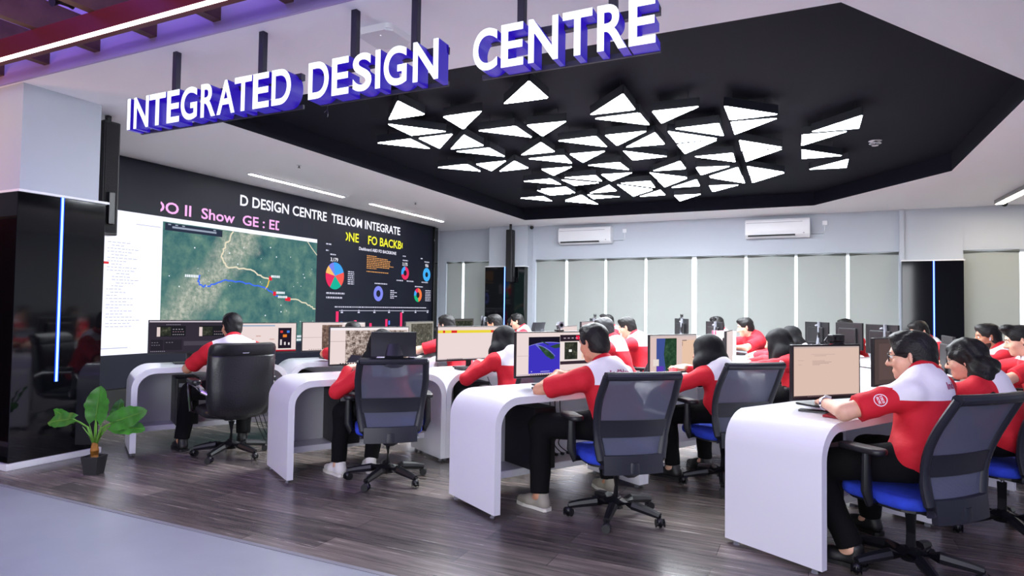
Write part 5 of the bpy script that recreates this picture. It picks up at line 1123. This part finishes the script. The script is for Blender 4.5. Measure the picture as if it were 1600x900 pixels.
def rotz3(a): c, s = math.cos(a), math.sin(a); return np.array([[c, -s, 0], [s, c, 0], [0, 0, 1.0]])
def rotx3(a): c, s = math.cos(a), math.sin(a); return np.array([[1.0, 0, 0], [0, c, -s], [0, s, c]])
def roty3(a): c, s = math.cos(a), math.sin(a); return np.array([[c, 0, s], [0, 1.0, 0], [-s, 0, c]])
def elbow(S, Wr, l1, l2, pole):
    d = Wr - S; L = min(np.linalg.norm(d), (l1 + l2) * 0.999); u = d / np.linalg.norm(d); a = (l1 * l1 - l2 * l2 + L * L) / (2 * L)
    hgt = math.sqrt(max(l1 * l1 - a * a, 1e-6)); pl_ = pole - u * (pole @ u); pl_ = pl_ / np.linalg.norm(pl_)
    return S + u * a + pl_ * hgt
def person(name, k, wing, i, dx, dy, label, yaw=0.0, h=0.009, s=1.0, sex='m', skin='a', lean=0.0, side=0.0, head_yaw=0.0, head_pitch=12, head_roll=0.0, drop=0.0,
           hair='short', glasses=None, sleeve='short', hands=((-0.11, 0.19, 0.825), (0.13, 0.20, 0.825)), feet=((-0.15, 0.05, 0.0), (0.15, 0.08, 0.0)), legs=True,
           shoes=None, watch=False, print_back=None, badge=False, beard=False, yoke=True, earbud=False, curl=0.6, pelvis_y=-0.31, elbow_out=0.8, nz=None, top=None, hs=None, clear=0.753):
    p, th = place(k, wing, i, dx, dy); root = empty('person', p, th + R(yaw)); tag(root, label, 'person')
    female = sex == 'f'; sk = SKIN[skin]
    seat = 0.540 - drop
    nz = nz or (0.945 if female else 1.0); top = top or (1.165 if female else 1.24); hs = hs or (0.96 if female else 1.0); ts = (nz - seat - 0.045) / 0.475
    Pv = V3(0, pelvis_y, seat + 0.045); Wst = V3(side * 0.3, pelvis_y + 0.01 + lean * 0.35, seat + 0.045 + 0.17 * ts); Ch = V3(side * 0.7, pelvis_y + 0.035 + lean * 0.75, seat + 0.045 + 0.345 * ts)
    Nk = V3(side, pelvis_y + 0.07 + lean, nz); Hc = V3(side * 1.2, Nk[1] + 0.065 + lean * 0.25, top - 0.135 * hs)
    sw = (0.165 if female else 0.187) * s
    M = rotz3(R(head_yaw)) @ roty3(R(head_roll)) @ rotx3(R(-head_pitch))
    def Hd(x, y, z): return Hc + M @ (V3(x, y, z) * hs)
    Sh = [V3(side * 0.9 - sw, Nk[1] - 0.015, Nk[2] - 0.088), V3(side * 0.9 + sw, Nk[1] - 0.015, Nk[2] - 0.088)]
    Wr = [V3(*hands[0]), V3(*hands[1])]
    for j in (0, 1):
        reach = (0.30 + 0.255) * s * 0.985; d = Wr[j] - Sh[j]
        if np.linalg.norm(d) > reach: Wr[j] = Sh[j] + d / np.linalg.norm(d) * reach
    El = []
    for j, q in ((0, -1), (1, 1)):      # the lowest elbow that still clears the desk edge
        for pz in (-1.0, -0.75, -0.55, -0.4, -0.2, 0.0, 0.2, 0.45, 0.8):
            E_ = elbow(Sh[j], Wr[j], 0.30 * s, 0.255 * s, V3(q * elbow_out, -0.12, pz)); r_ = 0.062 if sleeve == 'long' else 0.046
            f = min(1.0, max(0.0, (-0.045 - E_[1]) / max(1e-3, Wr[j][1] - E_[1]))) if E_[1] < -0.045 else 0.0
            if (E_ + (Wr[j] - E_) * f)[2] - r_ * (1 - 0.3 * f) > clear: break
        El.append(E_)
    Hp = [V3(-0.088, pelvis_y + 0.03, seat + 0.035), V3(0.088, pelvis_y + 0.03, seat + 0.035)]; Ft = [V3(*feet[0]), V3(*feet[1])]
    An = [f + V3(0, -0.03, 0.095) for f in Ft]
    Kn = [elbow(Hp[j], An[j], 0.43 * s, 0.42 * s, V3((-0.15, 0.15)[j], 0.6, 0.9)) for j in (0, 1)]
    pts = np.array(Sh + Wr + El + Hp + Ft + Kn + [Hc, Pv]); lo = pts.min(0) - 0.24; hi = pts.max(0) + 0.26; lo[2] = max(lo[2], -0.02)
    if not legs: lo[2] = max(lo[2], seat - 0.16)
    # ---- body: one continuous surface
    F = Field(lo, hi, h); br = 0.9 if female else 1.0
    F.ell(Ch + V3(0, 0, -0.02), (0.150 * br * s, 0.105 * s, 0.17 * ts), 0.03); F.ell(Wst, (0.135 * s, 0.108 * s, 0.15 * ts), 0.05); F.ell(Pv, (0.165, 0.13, 0.10), 0.05)
    F.cone(Sh[0], Sh[1], 0.055 * s, 0.055 * s, 0.06); [F.cone(Nk + V3(0, -0.01, -0.01), Sh[j] + (Nk - Sh[j]) * 0.25 + V3(0, 0, 0.01), 0.045 * s, 0.045 * s, 0.04) for j in (0, 1)]; F.cone(Nk + V3(0, -0.005, -0.03), Hc + M @ V3(0, -0.025, -0.04), 0.056 * s, 0.050 * s, 0.025)
    for j in (0, 1):
        F.cone(Sh[j], El[j], 0.052 * s, 0.040 * s, 0.03); F.cone(El[j], Wr[j], 0.041 * s, 0.027 * s, 0.02)
        if legs: F.cone(Hp[j], Kn[j], 0.085 * s, 0.058 * s, 0.03); F.cone(Kn[j], An[j], 0.056 * s, 0.038 * s, 0.02); F.cone(An[j], Ft[j] + V3(0, 0.03, 0.045), 0.036, 0.03, 0.02)
    # head
    F.ell(Hd(0, -0.012, 0.035), V3(0.077, 0.096, 0.088) * hs, 0.02, M); F.ell(Hd(0, 0.025, -0.04), V3(0.060, 0.064, 0.078) * hs, 0.03, M); F.ell(Hd(0, 0.066, -0.096), V3(0.028, 0.024, 0.022) * hs, 0.03, M)
    F.cone(Hd(-0.035, 0.074, 0.026), Hd(0.035, 0.074, 0.026), 0.015, 0.015, 0.02); F.cone(Hd(0, 0.084, 0.012), Hd(0, 0.110, -0.030), 0.009, 0.0135, 0.014)
    F.cone(Hd(-0.013, 0.094, -0.034), Hd(0.013, 0.094, -0.034), 0.009, 0.009, 0.01); F.cone(Hd(-0.017, 0.083, -0.068), Hd(0.017, 0.083, -0.068), 0.0095, 0.0095, 0.012)
    for q in (-1, 1):
        F.ell(Hd(q * 0.046, 0.052, -0.026), V3(0.022, 0.024, 0.022), 0.03, M); F.ell(Hd(q * 0.031, 0.098, 0.006), V3(0.015, 0.013, 0.010), 0.012, M, True)
        F.ell(Hd(q * 0.078, -0.010, -0.006), rotx3(0.25) @ V3(0.0095, 0.0175, 0.030), 0.010, M); F.ell(Hd(q * 0.087, -0.004, -0.002), V3(0.006, 0.008, 0.014), 0.004, M, True)
    # hands: palm, four separate fingers and a thumb
    for j in (0, 1):
        q = (-1, 1)[j]; fwd = Wr[j] - El[j]; fwd[2] *= 0.3; fwd = fwd / np.linalg.norm(fwd); fwd = rotz3(R(-q * -14)) @ fwd; up = V3(0, 0, 1.0); sdv = np.cross(fwd, up); sdv = sdv / np.linalg.norm(sdv)
        inn = -q * sdv    # towards the thumb
        kn = Wr[j] + fwd * 0.085 + V3(0, 0, -0.006)
        F.cone(Wr[j], Wr[j] + fwd * 0.03, 0.026 * s, 0.024 * s, 0.02); F.ell(Wr[j] + fwd * 0.052 + V3(0, 0, -0.004), (0.040, 0.046, 0.017), 0.015, np.stack([sdv, fwd, np.cross(sdv, fwd)], 1))
        for n_, (o_, L1, L2) in enumerate(((0.030, 0.036, 0.034), (0.010, 0.040, 0.038), (-0.010, 0.037, 0.035), (-0.029, 0.030, 0.028))):
            A = kn + inn * o_; B = A + (fwd * math.cos(0.35 * curl) + up * -math.sin(0.35 * curl) + inn * o_ * 1.5) * L1; Cc = B + (fwd * math.cos(1.1 * curl) + up * -math.sin(1.1 * curl)) * L2
            F.cone(A - fwd * 0.012, B, 0.0092, 0.0085, 0.006); F.cone(B, Cc, 0.0085, 0.0072, 0.005)
        T0 = Wr[j] + fwd * 0.022 + inn * 0.024; T1 = T0 + (fwd * 0.75 + inn * 0.62 + up * -0.15) * 0.036; T2 = T1 + (fwd * 0.92 + inn * 0.15 + up * -0.25) * 0.032
        F.cone(T0, T1, 0.0125, 0.0105, 0.012); F.cone(T1, T2, 0.0105, 0.0085, 0.006)
    F.mesh('body', sk, root)
    # ---- shirt
    hh = max(h, 0.008); G = Field(lo, hi, hh); e = 0.016; loose = 0.02
    G.ell(Ch + V3(0, 0, -0.02), (0.150 * br * s + e, 0.105 * s + e, 0.17 * s + e), 0.03); G.ell(Wst, (0.135 * s + loose, 0.108 * s + loose, 0.16 * s), 0.06); G.ell(Pv + V3(0, 0, 0.02), (0.165 + 0.032, 0.13 + 0.034, 0.13), 0.05)
    if female: G.ell(Ch + V3(0, 0.075, -0.02), (0.13 * s, 0.06, 0.075), 0.05)
    G.cone(Sh[0], Sh[1], 0.055 * s + 0.012, 0.055 * s + 0.012, 0.06); [G.cone(Nk + V3(0, -0.01, -0.012), Sh[j] + (Nk - Sh[j]) * 0.25 + V3(0, 0, 0.008), 0.052 * s, 0.055 * s, 0.04) for j in (0, 1)]; G.cone(Nk + V3(0, -0.01, -0.045), Nk + V3(0, 0.0, 0.02), 0.075, 0.064, 0.03)
    for j in (0, 1):
        if sleeve == 'long':
            G.cone(Sh[j], El[j], 0.068 * s, 0.058 * s, 0.03); G.cone(El[j], Wr[j] * 0.9 + El[j] * 0.1, 0.058 * s, 0.040 * s, 0.02)
        else:
            en = Sh[j] + (El[j] - Sh[j]) * 0.80; G.cone(Sh[j], en + (El[j] - Sh[j]) * 0.12, 0.068 * s, 0.066 * s, 0.03)
    G.ripple(0.0045, 30, k * 1.7 + i + wing)
    if sleeve == 'short':
        for j in (0, 1): G.cut_local(Sh[j] + (El[j] - Sh[j]) * 0.80, El[j] - Sh[j], 0.14 * s)
    G.cut((0, pelvis_y - 0.05, seat - 0.035), (0, 0.35, -1))
    nd = (Hc - Nk); nd = nd / np.linalg.norm(nd); G.cut_local(Nk + nd * 0.022, nd, 0.10); G.cone(Nk - nd * 0.01, Nk + nd * 0.09, 0.052, 0.06, 0.004, True)
    zb = Nk[2] - (0.112 if not female else 0.115)
    sm = shirt_mat('red_shirt_with_white_yoke_%d%d%d' % (k, wing, i), zb, Nk[2] - 0.055, sw * 0.93, Nk[1] + 0.012) if yoke else mat('red_shirt', red_cloth, 0.8, bump=(14, 0.3))
    shirt = G.mesh('shirt', sm, root)
    # collar: a folded band round the neck
    if hair not in ('hijab',):
        bm = BM(); rows = []
        ux = np.array([1.0, 0, 0]); uy = np.cross(nd, ux); uy = uy / np.linalg.norm(uy); ux = np.cross(uy, nd)
        for z, r in ((-0.022, 0.092), (0.018, 0.080), (0.046, 0.069), (0.050, 0.064), (0.020, 0.064), (-0.02, 0.074)):
            rows.append([bm.verts.new(Vector(Nk + V3(0, -0.004, 0) + nd * (z - 0.022 * max(0, math.sin(a)) + 0.008 * max(0, -math.sin(a))) + (ux * math.cos(a) + uy * math.sin(a) * 1.02) * r)) for a in np.linspace(0, 2 * math.pi, 28, endpoint=False)])
        for a, b in zip(rows, rows[1:] + rows[:1]):
            for q in range(28): bm.faces.new((a[q], a[(q + 1) % 28], b[(q + 1) % 28], b[q])).smooth = True
        obj('collar', bm, red_m, root)
    # ---- trousers
    if legs:
        T = Field(np.minimum(lo, 9), hi, max(h, 0.009)); T.ell(Pv + V3(0, 0, -0.005), (0.174, 0.14, 0.105), 0.05)
        for j in (0, 1): T.cone(Hp[j], Kn[j], 0.098 * s, 0.076 * s, 0.04); T.cone(Kn[j], An[j] + V3(0, 0, 0.0), 0.074 * s, 0.060 * s, 0.02)
        T.ripple(0.004, 26, i + 0.6)
        for j in (0, 1): T.cut_local(An[j] + V3(0, 0, 0.01), An[j] - Kn[j], 0.10)
        T.cut((0, pelvis_y, seat + 0.055), (0, -1.0, 1)); T.mesh('trousers', trouser_m, root)
        for j in (0, 1):
            fd = Ft[j] - An[j]; dr = V3((-0.18, 0.18)[j], 1, 0); dr = dr / np.linalg.norm(dr); Sx = Field(Ft[j] - 0.2, Ft[j] + 0.24, 0.008); a0 = Ft[j] + V3(0, 0, 0.0)
            Sx.cone(a0 - dr * 0.065 + V3(0, 0, 0.045), a0 + dr * 0.06 + V3(0, 0, 0.038), 0.037, 0.040, 0.02); Sx.cone(a0 + dr * 0.06 + V3(0, 0, 0.036), a0 + dr * 0.145 + V3(0, 0, 0.030), 0.042, 0.030, 0.03); Sx.cone(a0 - dr * 0.055 + V3(0, 0, 0.05), a0 - dr * 0.045 + V3(0, 0, 0.095), 0.040, 0.043, 0.02)
            Sx.cut(a0 + V3(0, 0, 0.018), (0, 0, -1)); so = Sx.mesh('shoe', (shoes or shoe_black), root)
            bm = BM(); ang = math.atan2(dr[1], dr[0]); pr = [(x * 1.0, y) for x, y in ((-0.105, -0.025), (-0.09, -0.04), (0.0, -0.038), (0.09, -0.047), (0.155, -0.035), (0.178, 0.0), (0.155, 0.035), (0.09, 0.047), (0.0, 0.038), (-0.09, 0.04), (-0.105, 0.025))]
            prism(bm, pr, 0.001, 0.022, Matrix.Translation(Vector(a0)) @ Matrix.Rotation(ang, 4, 'Z')); obj('sole', bm, sole_m if shoes else shoe_black, so)
            bm = BM(); tube(bm, [Vector(An[j] + V3(0, 0, -0.015)), Vector(An[j] + (Kn[j] - An[j]) * 0.16)], [0.040, 0.043], 12); obj('sock', bm, mat('dark_sock', (36, 40, 70), 0.9) if not female else mat('pale_sock', (190, 186, 178), 0.9), root)
    # ---- hair or head cover
    if hair != 'hijab':
        c = Field(Hc - 0.30, Hc + 0.22, max(min(h, 0.008), 0.006)) if hair != 'curly' else Field(Hc - 0.46, Hc + 0.24, 0.008)
        c.ell(Hd(0, -0.014, 0.038), V3(0.084, 0.103, 0.092) * hs, 0.02, M)
        if hair != 'curly': c.ell(Hd(0, -0.045, -0.03), V3(0.070, 0.066, 0.07) * hs, 0.03, M)
        if hair in ('short', 'grey', 'tuft'):
            c.ell(Hd(0.01, 0.042, 0.098), V3(0.062, 0.048, 0.030) * hs, 0.03, M)
            if hair == 'tuft': c.ell(Hd(0.0, 0.06, 0.125), V3(0.06, 0.05, 0.03), 0.02, M)
        c.ripple(0.0022, 95, 0.4)
        # face, ears and nape stay free
        c.ell(Hd(0, 0.130, -0.014), V3(0.077, 0.088, 0.094) * hs, 0.012, M, True)
        if hair != 'curly':
            for q in (-1, 1): c.ell(Hd(q * 0.098, 0.006, -0.022), V3(0.032, 0.030, 0.040) * hs, 0.008, M, True); c.ell(Hd(q * 0.085, 0.045, -0.06), V3(0.04, 0.036, 0.05) * hs, 0.008, M, True)
            nrm_ = M @ V3(0, 0.35, -1.0); c.cut(Hd(0, -0.06, -0.078), nrm_)
        else:
            rr = random.Random(4); base = Hd(0, -0.06, -0.02)
            for n_ in range(26):
                f = rr.random(); w_ = 0.05 + 0.11 * f; P = base + V3(rr.uniform(-1, 1) * w_, -0.03 - 0.05 * f + rr.uniform(-0.03, 0.02), -0.24 * f + rr.uniform(-0.02, 0.02))
                c.ell(P, V3(0.052, 0.052, 0.05), 0.03)
            c.ell(Hd(0, -0.02, 0.045), V3(0.094, 0.112, 0.098) * hs, 0.02, M); c.ripple(0.007, 60, 1.0); c.ell(Hd(0, 0.125, -0.05), V3(0.085, 0.088, 0.12), 0.012, M, True)
        c.mesh('hair', mat('grey_black_hair', (30, 30, 34), 0.5, bump=(160, 0.3)) if hair == 'grey' else hair_m, root)
        if beard:
            b_ = Field(Hc - 0.2, Hc + 0.15, 0.006); b_.ell(Hd(0, 0.025, -0.052), V3(0.064, 0.068, 0.075) * hs, 0.02, M); b_.ell(Hd(0, 0.066, -0.096), V3(0.031, 0.027, 0.026), 0.02, M)
            b_.cut(Hd(0, 0, -0.052), M @ V3(0, 0.15, 1)); b_.ell(Hd(0, 0.092, -0.068), V3(0.022, 0.02, 0.014), 0.004, M, True); b_.mesh('beard', mat('short_beard', (52, 36, 30), 0.8), root)
        for q in (-1, 1):
            bm = BM(); tube(bm, [Vector(Hd(q * 0.016, 0.092, 0.026)), Vector(Hd(q * 0.034, 0.089, 0.031)), Vector(Hd(q * 0.052, 0.076, 0.025))], [0.0035, 0.0042, 0.002], 6); obj('eyebrow', bm, hair_m, root)
    else:
        c = Field(Hc - 0.48, Hc + 0.24, 0.008)
        c.ell(Hd(0, -0.018, 0.026), V3(0.104, 0.124, 0.108) * hs, 0.02, M); c.ell(Hd(0, 0.0, -0.055), V3(0.102, 0.104, 0.10), 0.05, M)
        c.cone(Hd(0, -0.015, -0.09), Nk + V3(0, 0.0, -0.01), 0.094, 0.105, 0.05); c.cone(Nk + V3(-0.10, 0.02, -0.015), Nk + V3(0.10, 0.02, -0.015), 0.066, 0.066, 0.05); c.cone(Nk + V3(0, 0.05, 0.02), Nk + V3(0, 0.085, -0.14), 0.10, 0.06, 0.06); c.cone(Nk + V3(-0.12, 0.04, 0.0), Nk + V3(-0.10, 0.07, -0.15), 0.055, 0.04, 0.04)
        if print_back: c.cone(Nk + V3(-0.07, -0.06, 0.03), Nk + V3(-0.08, -0.095, -0.16), 0.045, 0.03, 0.03)
        c.ripple(0.004, 42, 0.8); c.ell(Hd(0, 0.125, -0.026), V3(0.060, 0.085, 0.090), 0.008, M, True)
        c.mesh('hijab', hijab_m, root)
    # ---- eyes, mouth, spectacles, watch
    for q in (-1, 1):
        bm = BM(); ball(bm, Vector(Hd(q * 0.031, 0.0785, 0.005)), 0.0112, 0, 12, 8); ball(bm, Vector(Hd(q * 0.031, 0.0868, 0.004)), 0.0052, 1, 10, 6); obj('eye', bm, [eye_m, iris_m], root)
    bm = BM(); ball(bm, Vector(Hd(0, 0.0885, -0.066)), (0.02, 0.006, 0.006), 0, 12, 8, None); obj('lips', bm, lip_m, root) if abs(head_yaw) < 5 and head_pitch < 14 and False else bm.free()
    bm = BM(); tube(bm, [Vector(Hd(x, 0.0905 - 9 * x * x, -0.067 + 0.002 * (abs(x) > .012))) for x in (-0.022, -0.012, 0, 0.012, 0.022)], [0.002, 0.0048, 0.0052, 0.0048, 0.002], 8); obj('lips', bm, lip_m, root)
    if glasses:
        bm = BM()
        for q in (-1, 1):
            tube(bm, [Vector(Hd(q * 0.033 + 0.026 * math.copysign(abs(math.cos(a)) ** 0.7, math.cos(a)), 0.100 - 0.010 * abs(q * 0.033 + 0.026 * math.cos(a)) / 0.06, 0.003 + 0.019 * math.copysign(abs(math.sin(a)) ** 0.7, math.sin(a)))) for a in np.linspace(0, 2 * math.pi, 18, endpoint=False)], 0.0028 if glasses == 'black' else 0.0016, 6, 0, True, True)
            tube(bm, [Vector(Hd(q * 0.058, 0.090, 0.012)), Vector(Hd(q * 0.075, 0.060, 0.012)), Vector(Hd(q * 0.080, 0.0, 0.012)), Vector(Hd(q * 0.079, -0.02, -0.005))], 0.0026 if glasses == 'black' else 0.0015, 6)
        tube(bm, [Vector(Hd(-0.008, 0.101, 0.006)), Vector(Hd(0, 0.106, 0.009)), Vector(Hd(0.008, 0.101, 0.006))], 0.002, 6)
        obj('spectacles', bm, black_plastic if glasses == 'black' else grey_plastic, root)
    if watch:
        d = El[0] - Wr[0]; d = d / np.linalg.norm(d); c0 = Wr[0] + d * 0.03; x, y, _ = frame_for(Vector(d)); bm = BM()
        tube(bm, [Vector(c0) + (x * math.cos(a) + y * math.sin(a)) * 0.0335 for a in np.linspace(0, 2 * math.pi, 20, endpoint=False)], 0.007, 8, 0, True, True); w_ = obj('wristwatch', bm, chrome, root)
        n_ = Vector((-0.25, -0.55, 0.8)).normalized(); n_ = (n_ - Vector(d) * n_.dot(Vector(d))).normalized(); bm = BM(); cyl(bm, Vector(c0) + n_ * 0.033, Vector(c0) + n_ * 0.043, 0.019); obj('watch_dial', bm, mat('watch_dial_white', (226, 226, 230), 0.3), w_)
    if earbud:
        bm = BM(); cyl(bm, Vector(Hd(-0.086, 0.004, 0.0)), Vector(Hd(-0.088, 0.012, -0.03)), 0.006); obj('earbud', bm, white_plastic, root)
    # ---- printed lettering and sleeve badge, pressed onto the cloth
    from mathutils.bvhtree import BVHTree
    bv = BVHTree.FromPolygons([v.co.copy() for v in shirt.data.vertices], [tuple(f.vertices) for f in shirt.data.polygons])
    def press(t, origin, right, upv, nm, m):
        ok = []
        for v in t.verts:
            P = Vector(origin) + Vector(right) * v.co.x + Vector(upv) * v.co.y; nrm2 = Vector(right).cross(Vector(upv)).normalized()
            hit = bv.ray_cast(P + nrm2 * 0.15, -nrm2, 0.4)
            v.co = (hit[0] + nrm2 * 0.002) if hit[0] else P
        obj(nm, t, m, root)
    if print_back:
        t = text_bm(print_back, 0.034, 0.035); bmesh.ops.subdivide_edges(t, edges=t.edges[:], cuts=1, use_grid_fill=True); a, b, c_, d_ = bounds(t)
        for v in t.verts: v.co.x -= (a + b) / 2
        press(t, (Nk[0] + 0.03, Nk[1] - 0.1, Nk[2] - 0.075), (1, 0, 0), (0, 0.35, 0.94), 'back_lettering', logo_m)
    if badge:
        j = 0; mid = Sh[j] + (El[j] - Sh[j]) * 0.48; ax = (Sh[j] - El[j]); ax = ax / np.linalg.norm(ax); out = V3(-1, -0.45, 0.25); out = out - ax * (out @ ax); out = out / np.linalg.norm(out); rt = np.cross(ax, out)
        t = BM(); n_ = 28
        for r0, r1 in ((0.027, 0.031), (0.0, 0.0)):
            if r1 == 0: continue
            for q in range(n_):
                a0, a1 = 2 * math.pi * q / n_, 2 * math.pi * (q + 1) / n_; quad(t, [(math.cos(a0) * r0, math.sin(a0) * r0, 0), (math.cos(a0) * r1, math.sin(a0) * r1, 0), (math.cos(a1) * r1, math.sin(a1) * r1, 0), (math.cos(a1) * r0, math.sin(a1) * r0, 0)])
        for row, ys in ((0, 0.003), (1, -0.014)):
            for q in range(4):
                x0 = -0.019 + 0.0098 * q
                for a, b, c_, d_ in ((0, 0, 0.0028, 0.011), (0.0, 0.0085, 0.008, 0.011), (0.0052, 0.0, 0.008, 0.0085) if (q + row) % 2 else (0.0, 0.0, 0.008, 0.0026)): quad(t, [(x0 + a, ys + b, 0), (x0 + c_, ys + b, 0), (x0 + c_, ys + d_, 0), (x0 + a, ys + d_, 0)])
        press(t, mid, rt, ax, 'sleeve_badge', white_m)
    return root

# near people first, at finer grids
person('p', 3, 0, 0, -0.20, 0.0, 'person with black glasses and silver watch in red shirt, typing at the front desk', h=0.0062, s=1.05, skin='b', lean=-0.02, side=0.12, head_yaw=12, head_pitch=8, hs=1.07, nz=1.0, top=1.235, glasses='black', clear=0.738, hands=((-0.13, 0.17, 0.82), (0.36, 0.13, 0.825)), feet=((-0.20, 0.02, 0.0), (0.42, 0.22, 0.0)), watch=True, print_back='IndiHome', badge=True, pelvis_y=-0.27)
person('p', 2, 0, 0, 0.07, 0.0, 'person seen from behind in red shirt and white yoke before the globe map', h=0.0062, s=1.05, skin='a', lean=0.06, nz=0.95, top=1.232, hs=1.04, side=-0.02, head_yaw=5, head_pitch=14, clear=0.70, elbow_out=0.5, hands=((-0.11, 0.16, 0.862), (0.12, 0.18, 0.862)), feet=((-0.36, 0.05, 0.0), (0.30, 0.08, 0.0)), shoes=shoe_grey, print_back='IndiHome', pelvis_y=-0.33)
person('p', 0, 0, 0, 0.10, 0.0, 'person with short black hair seen from behind in the leather chair', h=0.0075, s=1.04, skin='a', lean=0.06, nz=0.99, top=1.25, head_yaw=10, head_pitch=8, clear=0.69, elbow_out=0.36, hands=((-0.13, 0.12, 0.83), (0.16, 0.16, 0.825)), feet=((-0.36, 0.07, 0.0), (0.16, 0.07, 0.0)), pelvis_y=-0.36)
person('p', 1, 0, 0, -0.01, 0.0, 'person in black hijab and red long sleeves sitting in the headrest chair', h=0.0075, s=0.94, sex='f', skin='b', hair='hijab', sleeve='long', lean=0.05, nz=0.91, top=1.14, clear=0.65, elbow_out=0.16, hands=((-0.19, 0.02, 0.83), (0.16, 0.04, 0.83)), feet=((-0.25, 0.07, 0.0), (0.01, 0.05, 0.0)), shoes=shoe_white, pelvis_y=-0.35)
person('p', 2, 0, 1, -0.11, 0.0, 'person in black hijab with glasses at the monitor with the green map', h=0.0075, s=0.94, sex='f', skin='b', hair='hijab', sleeve='long', lean=0.04, nz=0.92, top=1.135, head_yaw=30, glasses='thin', clear=0.66, elbow_out=0.3, hands=((-0.17, 0.05, 0.85), (0.10, 0.16, 0.85)), feet=((-0.16, 0.10, 0.0), (0.26, 0.12, 0.0)), pelvis_y=-0.315, drop=0.0)
person('p', 3, 0, 1, -0.46, 0.0, 'person with long curly dark hair and dark glasses beside the front man', h=0.0075, s=0.95, sex='f', skin='b', hair='curly', lean=0.05, head_yaw=8, glasses='black', hands=((-0.10, 0.23, 0.83), (0.14, 0.23, 0.83)), side=-0.05, feet=((0.02, 0.18, 0.0), (0.26, 0.16, 0.0)), pelvis_y=-0.30)
person('p', 1, 0, 1, -0.16, 0.0, 'person in black hijab and red sleeves leaning in before the yellow bar monitor', h=0.0075, s=0.96, sex='f', skin='b', hair='hijab', sleeve='long', lean=0.08, head_yaw=12, head_pitch=6, clear=0.66, elbow_out=0.28, hands=((-0.17, 0.03, 0.83), (0.16, 0.05, 0.83)), pelvis_y=-0.35)
# further away
person('p', 0, 0, 1, -0.04, 0.02, 'person whose dark hair just shows above the aerial town image monitor', h=0.011, s=0.97, skin='a', lean=0.10, nz=0.92, top=1.165, hands=((-0.0, 0.05, 0.825), (0.12, 0.1, 0.825)))
person('p', 0, 1, 0, -0.30, 0.05, 'person in thin glasses and red shirt at the right corner of the video wall', h=0.009, s=1.04, skin='b', lean=0.06, glasses='thin', head_yaw=-8, head_pitch=14, hands=((-0.1, 0.12, 0.825), (0.12, 0.12, 0.825)), feet=((0.06, 0.05, 0.0), (0.28, 0.05, 0.0)))
person('p', 0, 1, 1, -0.14, 0.02, 'person with short black hair in white yoke right before the far black pillar', h=0.010, s=1.02, skin='a', lean=0.05)
person('p', 0, 2, 0, 0.20, 0.0, 'person with short black hair facing left at the right edge of far pillar', h=0.010, s=1.04, skin='b', lean=0.03, head_yaw=-12)
person('p', 0, 2, 1, 0.10, 0.0, 'person in dark hijab right of the blue strip of the far pillar', h=0.011, s=0.98, sex='f', skin='b', hair='hijab', sleeve='long')
person('p', 1, 1, 0, -0.12, 0.0, 'person with greyish black hair half hidden behind the globe map man', h=0.010, s=1.03, skin='a', hair='grey', lean=0.06)
person('p', 1, 1, 1, -0.08, 0.0, 'person in thin glasses, red shirt with white back, looking down left of green map', h=0.009, s=1.06, skin='b', lean=0.08, glasses='thin', head_pitch=20, badge=True)
person('p', 1, 2, 1, -0.05, 0.0, 'person with black hair and badge on red sleeve, furthest behind the globe map man', h=0.010, s=1.05, skin='a', hair='tuft', badge=True, lean=0.05)
person('p', 2, 1, 0, -0.28, 0.0, 'person in black hijab with lettering on white shoulders and round sleeve badge', h=0.0085, s=0.99, sex='f', skin='b', hair='hijab', sleeve='long', lean=0.06, head_yaw=4, print_back='IndiHome', badge=True, clear=0.70, elbow_out=0.5, hands=((-0.18, 0.12, 0.825), (0.12, 0.16, 0.825)), feet=((0.02, 0.13, 0.0), (0.26, 0.13, 0.0)))
person('p', 2, 1, 1, 0.16, 0.0, 'person in black hijab whose pale face looks toward the left, centre right', h=0.0085, s=0.97, sex='f', skin='b', hair='hijab', sleeve='long', head_yaw=52, head_pitch=2)
person('p', 2, 2, 0, 0.10, 0.0, 'person in patterned red shirt with short hair beside the stacked files', h=0.0085, s=1.06, skin='b', lean=0.10, head_yaw=-18, head_pitch=16, yoke=False, hands=((-0.12, 0.24, 0.825), (0.12, 0.22, 0.825)))
person('p', 2, 2, 1, 0.02, 0.0, 'person with black hair behind the stacked files, only brow visible', h=0.010, s=1.02, skin='b', head_yaw=-10)
person('p', 3, 1, 0, -0.03, -0.02, 'young person with tufted black hair at the right edge, looking down', h=0.008, s=1.04, skin='b', hair='tuft', lean=0.05, head_yaw=-4, head_pitch=16, yoke=True)
person('p', 3, 1, 1, -0.20, 0.06, 'person with short beard and white earbud, arms stretched to the keyboard', h=0.008, s=1.06, skin='c', lean=0.02, head_yaw=4, head_pitch=8, beard=True, earbud=True, hands=((-0.16, 0.20, 0.825), (0.16, 0.20, 0.825)))
person('p', 3, 2, 0, -0.18, 0.0, 'person with dark hair bent down between the back monitors and the black pillar', h=0.010, s=1.0, skin='b', lean=0.10, head_pitch=24)
person('p', 3, 2, 1, 0.02, 0.0, 'person whose hair top shows behind the monitor on the curved stand', h=0.011, s=0.97, skin='b', lean=0.05)
